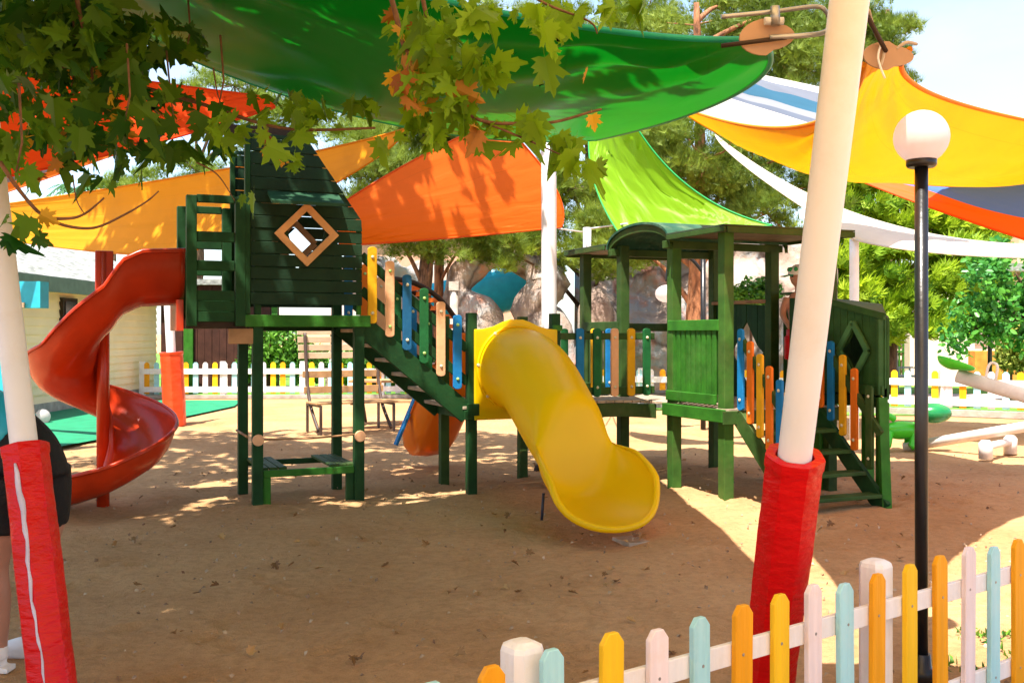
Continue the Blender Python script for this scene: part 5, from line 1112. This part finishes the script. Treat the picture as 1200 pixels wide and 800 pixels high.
# torso, arms and head (bent forward to the left)
limb(m, [hipc+Vector((.0, .01, .0)), (X0+.02, Y0, 1.10), (X0-.22, Y0, 1.20), (X0-.40, Y0, 1.22)], [.155, .135, .15, .10], sx=1)
limb(m, [(X0-.40, Y0, 1.22), (X0-.50, Y0, 1.24), (X0-.60, Y0-.01, 1.25)], [.07, .055, .06]); m.sphere((X0-.66, Y0-.01, 1.24), .10, 20, (1.05, .85, 1.15))
m.tube([(X0-.73, Y0-.01, 1.18), (X0-.775, Y0-.01, 1.165), (X0-.74, Y0-.01, 1.14)], [.02, .016, .012], 8)
for dy in (-.16, .16):
    limb(m, [(X0-.34, Y0+dy, 1.22), (X0-.34, Y0+dy*1.1, .95), (X0-.22, Y0+dy, .75)], [.05, .042, .03])
    limb(m, [(X0-.22, Y0+dy, .75), (X0-.17, Y0+dy, .69)], [.032, .034])
    for f in range(4): yy = Y0+dy-.03+f*.02; m.tube([(X0-.18, yy, .69), (X0-.14, yy, .64), (X0-.13, yy, .60+.005*f)], [.010, .009, .008], 8)
    m.tube([(X0-.20, Y0+dy-.03, .70), (X0-.20, Y0+dy-.05, .66)], [.011, .009], 8)
body = body_build(m, 'body', M_SKIN, pr, .011)
m = MB(); limb(m, [hipc+Vector((-.03, -.09, .02)), (X0+.12, Y0-.10, .80), (X0+.10, Y0-.10, .66)], [.15, .125, .115]); limb(m, [hipc+Vector((.0, .1, .02)), (X0+.22, Y0+.11, .80), (X0+.21, Y0+.12, .66)], [.15, .125, .115])
limb(m, [hipc+Vector((.03, 0, -.02)), hipc+Vector((-.02, 0, .12)), (X0+.05, Y0, 1.15)], [.160, .155, .145]); body_build(m, 'shorts', M_BLKC, pr, .012)
m = MB(); limb(m, [(X0+.13, Y0, 1.08), (X0-.05, Y0, 1.19), (X0-.25, Y0, 1.24), (X0-.42, Y0, 1.25)], [.155, .165, .175, .10]); 
for dy in (-.16, .16): limb(m, [(X0-.33, Y0+dy*.8, 1.24), (X0-.34, Y0+dy*1.1, 1.08)], [.075, .062])
body_build(m, 'top', M_TEAL, pr, .012)
for s, dy, dx in ((1, -.10, 0), (-1, .12, .12)):
    kx = X0+.06+dx; m = MB(); limb(m, [(kx+.06, Y0+dy, .055), (kx, Y0+dy, .06), (kx-.10, Y0+dy, .045), (kx-.19, Y0+dy, .035)], [.056, .055, .048, .03]); m.box(kx-.20, kx+.10, Y0+dy-.045, Y0+dy+.045, 0, .025)
    limb(m, [(kx+.03, Y0+dy, .06), (kx+.03, Y0+dy, .12)], [.052, .05]); body_build(m, 'shoe', mat('white_shoe', (.75, .74, .74), rough=.6), pr, .008)
m = MB(); m.sphere((X0-.64, Y0-.01, 1.27), .112, 20, (1, .9, 1)); limb(m, [(X0-.56, Y0, 1.30), (X0-.48, Y0+.02, 1.34), (X0-.44, Y0+.02, 1.26)], [.05, .035, .02]); body_build(m, 'hair', mat('brown_hair', (.05, .025, .012), rough=.6), pr, .01)
# child on the right tower
cc = Lc(5.02, -.75); cx, cy, cz = cc.x+.0, cc.y, .90
q = P(937, 0, cy); cx = q.x
ch = thing('person', 'shirtless child in green and white cap standing on right tower', 'person', (cx, cy, cz))
m = MB(); H = 1.38
for s in (-1, 1): limb(m, [(cx+s*.07, cy, cz+.68), (cx+s*.075, cy, cz+.38), (cx+s*.07, cy+.01, cz+.06)], [.075, .05, .032]); limb(m, [(cx+s*.07, cy+.03, cz+.035), (cx+s*.08-.02, cy-.12, cz+.03)], [.035, .028])
limb(m, [(cx, cy, cz+.66), (cx, cy, cz+.85), (cx, cy, cz+1.02), (cx, cy, cz+1.12)], [.105, .10, .125, .07], sx=1.12)
limb(m, [(cx, cy, cz+1.08), (cx-.01, cy-.01, cz+1.20)], [.045, .042]); m.sphere((cx-.02, cy-.01, cz+1.28), .088, 20, (.92, 1.05, 1.15)); m.tube([(cx-.10, cy-.05, cz+1.275), (cx-.118, cy-.055, cz+1.26)], [.014, .01], 8)
m.sphere((cx+.0, cy-.095, cz+1.28), .02, 8, (.7, .5, 1.3))
limb(m, [(cx-.13, cy, cz+1.06), (cx-.19, cy-.06, cz+.90), (cx-.16, cy-.16, cz+.78)], [.04, .034, .024]); limb(m, [(cx+.13, cy, cz+1.06), (cx+.19, cy-.04, cz+.90), (cx+.17, cy-.16, cz+.80)], [.04, .034, .024])
for s in (-1, 1):
    hx = cx+s*.165-.0; m.tube([(hx, cy-.16, cz+.785), (hx, cy-.20, cz+.765)], [.026, .028], 8)
    for f in range(4): m.tube([(hx-.02+f*.014, cy-.20, cz+.765), (hx-.02+f*.014, cy-.235, cz+.75), (hx-.02+f*.014, cy-.24, cz+.735)], .0065, 6)
    m.tube([(hx+.025*-s, cy-.18, cz+.77), (hx+.04*-s, cy-.21, cz+.76)], .007, 6)
body_build(m, 'body', M_SKIN, ch, .009, 4)
m = MB(); limb(m, [(cx, cy, cz+.74), (cx, cy, cz+.60)], [.125, .125], sx=1.1)
for s in (-1, 1): limb(m, [(cx+s*.07, cy, cz+.66), (cx+s*.08, cy, cz+.42)], [.09, .08])
body_build(m, 'shorts', M_PAD, ch, .01)
capw = mat('white_cap_cloth', (.75, .75, .72), rough=.8)
rows = [[Vector((cx-.02, cy-.01, cz+1.30))+Vector((.102*math.cos(b)*math.cos(a), .112*math.sin(b)*math.cos(a), .115*math.sin(a))) for b in [2*math.pi*j/24 for j in range(24)]] for a in [R(x_) for x_ in (0, 15, 30, 45, 60, 75, 89)]]
cp = MB().grid(rows, True, True).build('cap', capw, ch)
MB().grid([[Vector((cx-.02, cy-.01, cz+1.305))+Vector((-r_*math.cos(b)*1.0, r_*math.sin(b)*.85, -.02*(r_-.1)/.1)) for b in [R(-55+11*j) for j in range(11)]] for r_ in (.095, .13, .165, .18)]).build('peak', mat('green_cap_cloth', (.02, .35, .20), rough=.8), cp, solid=.006)
m = MB()
for k in range(3): a = R(160+k*40); c = Vector((cx-.02, cy-.01, cz+1.30))+Vector((.104*math.cos(a)*.85, .114*math.sin(a)*.85, .06)); m.sphere(c, .022, 10, (1, 1, 1.2))
m.build('patch', mat('green_patch', (.03, .30, .10), rough=.8), cp)
mm_ = MB()
for s in (-.03, .035): mm_.sphere((cx-.02-.075, cy-.01+s-.035, cz+1.285), .010, 8)
mm_.build('eyes', M_BLACK, ch)
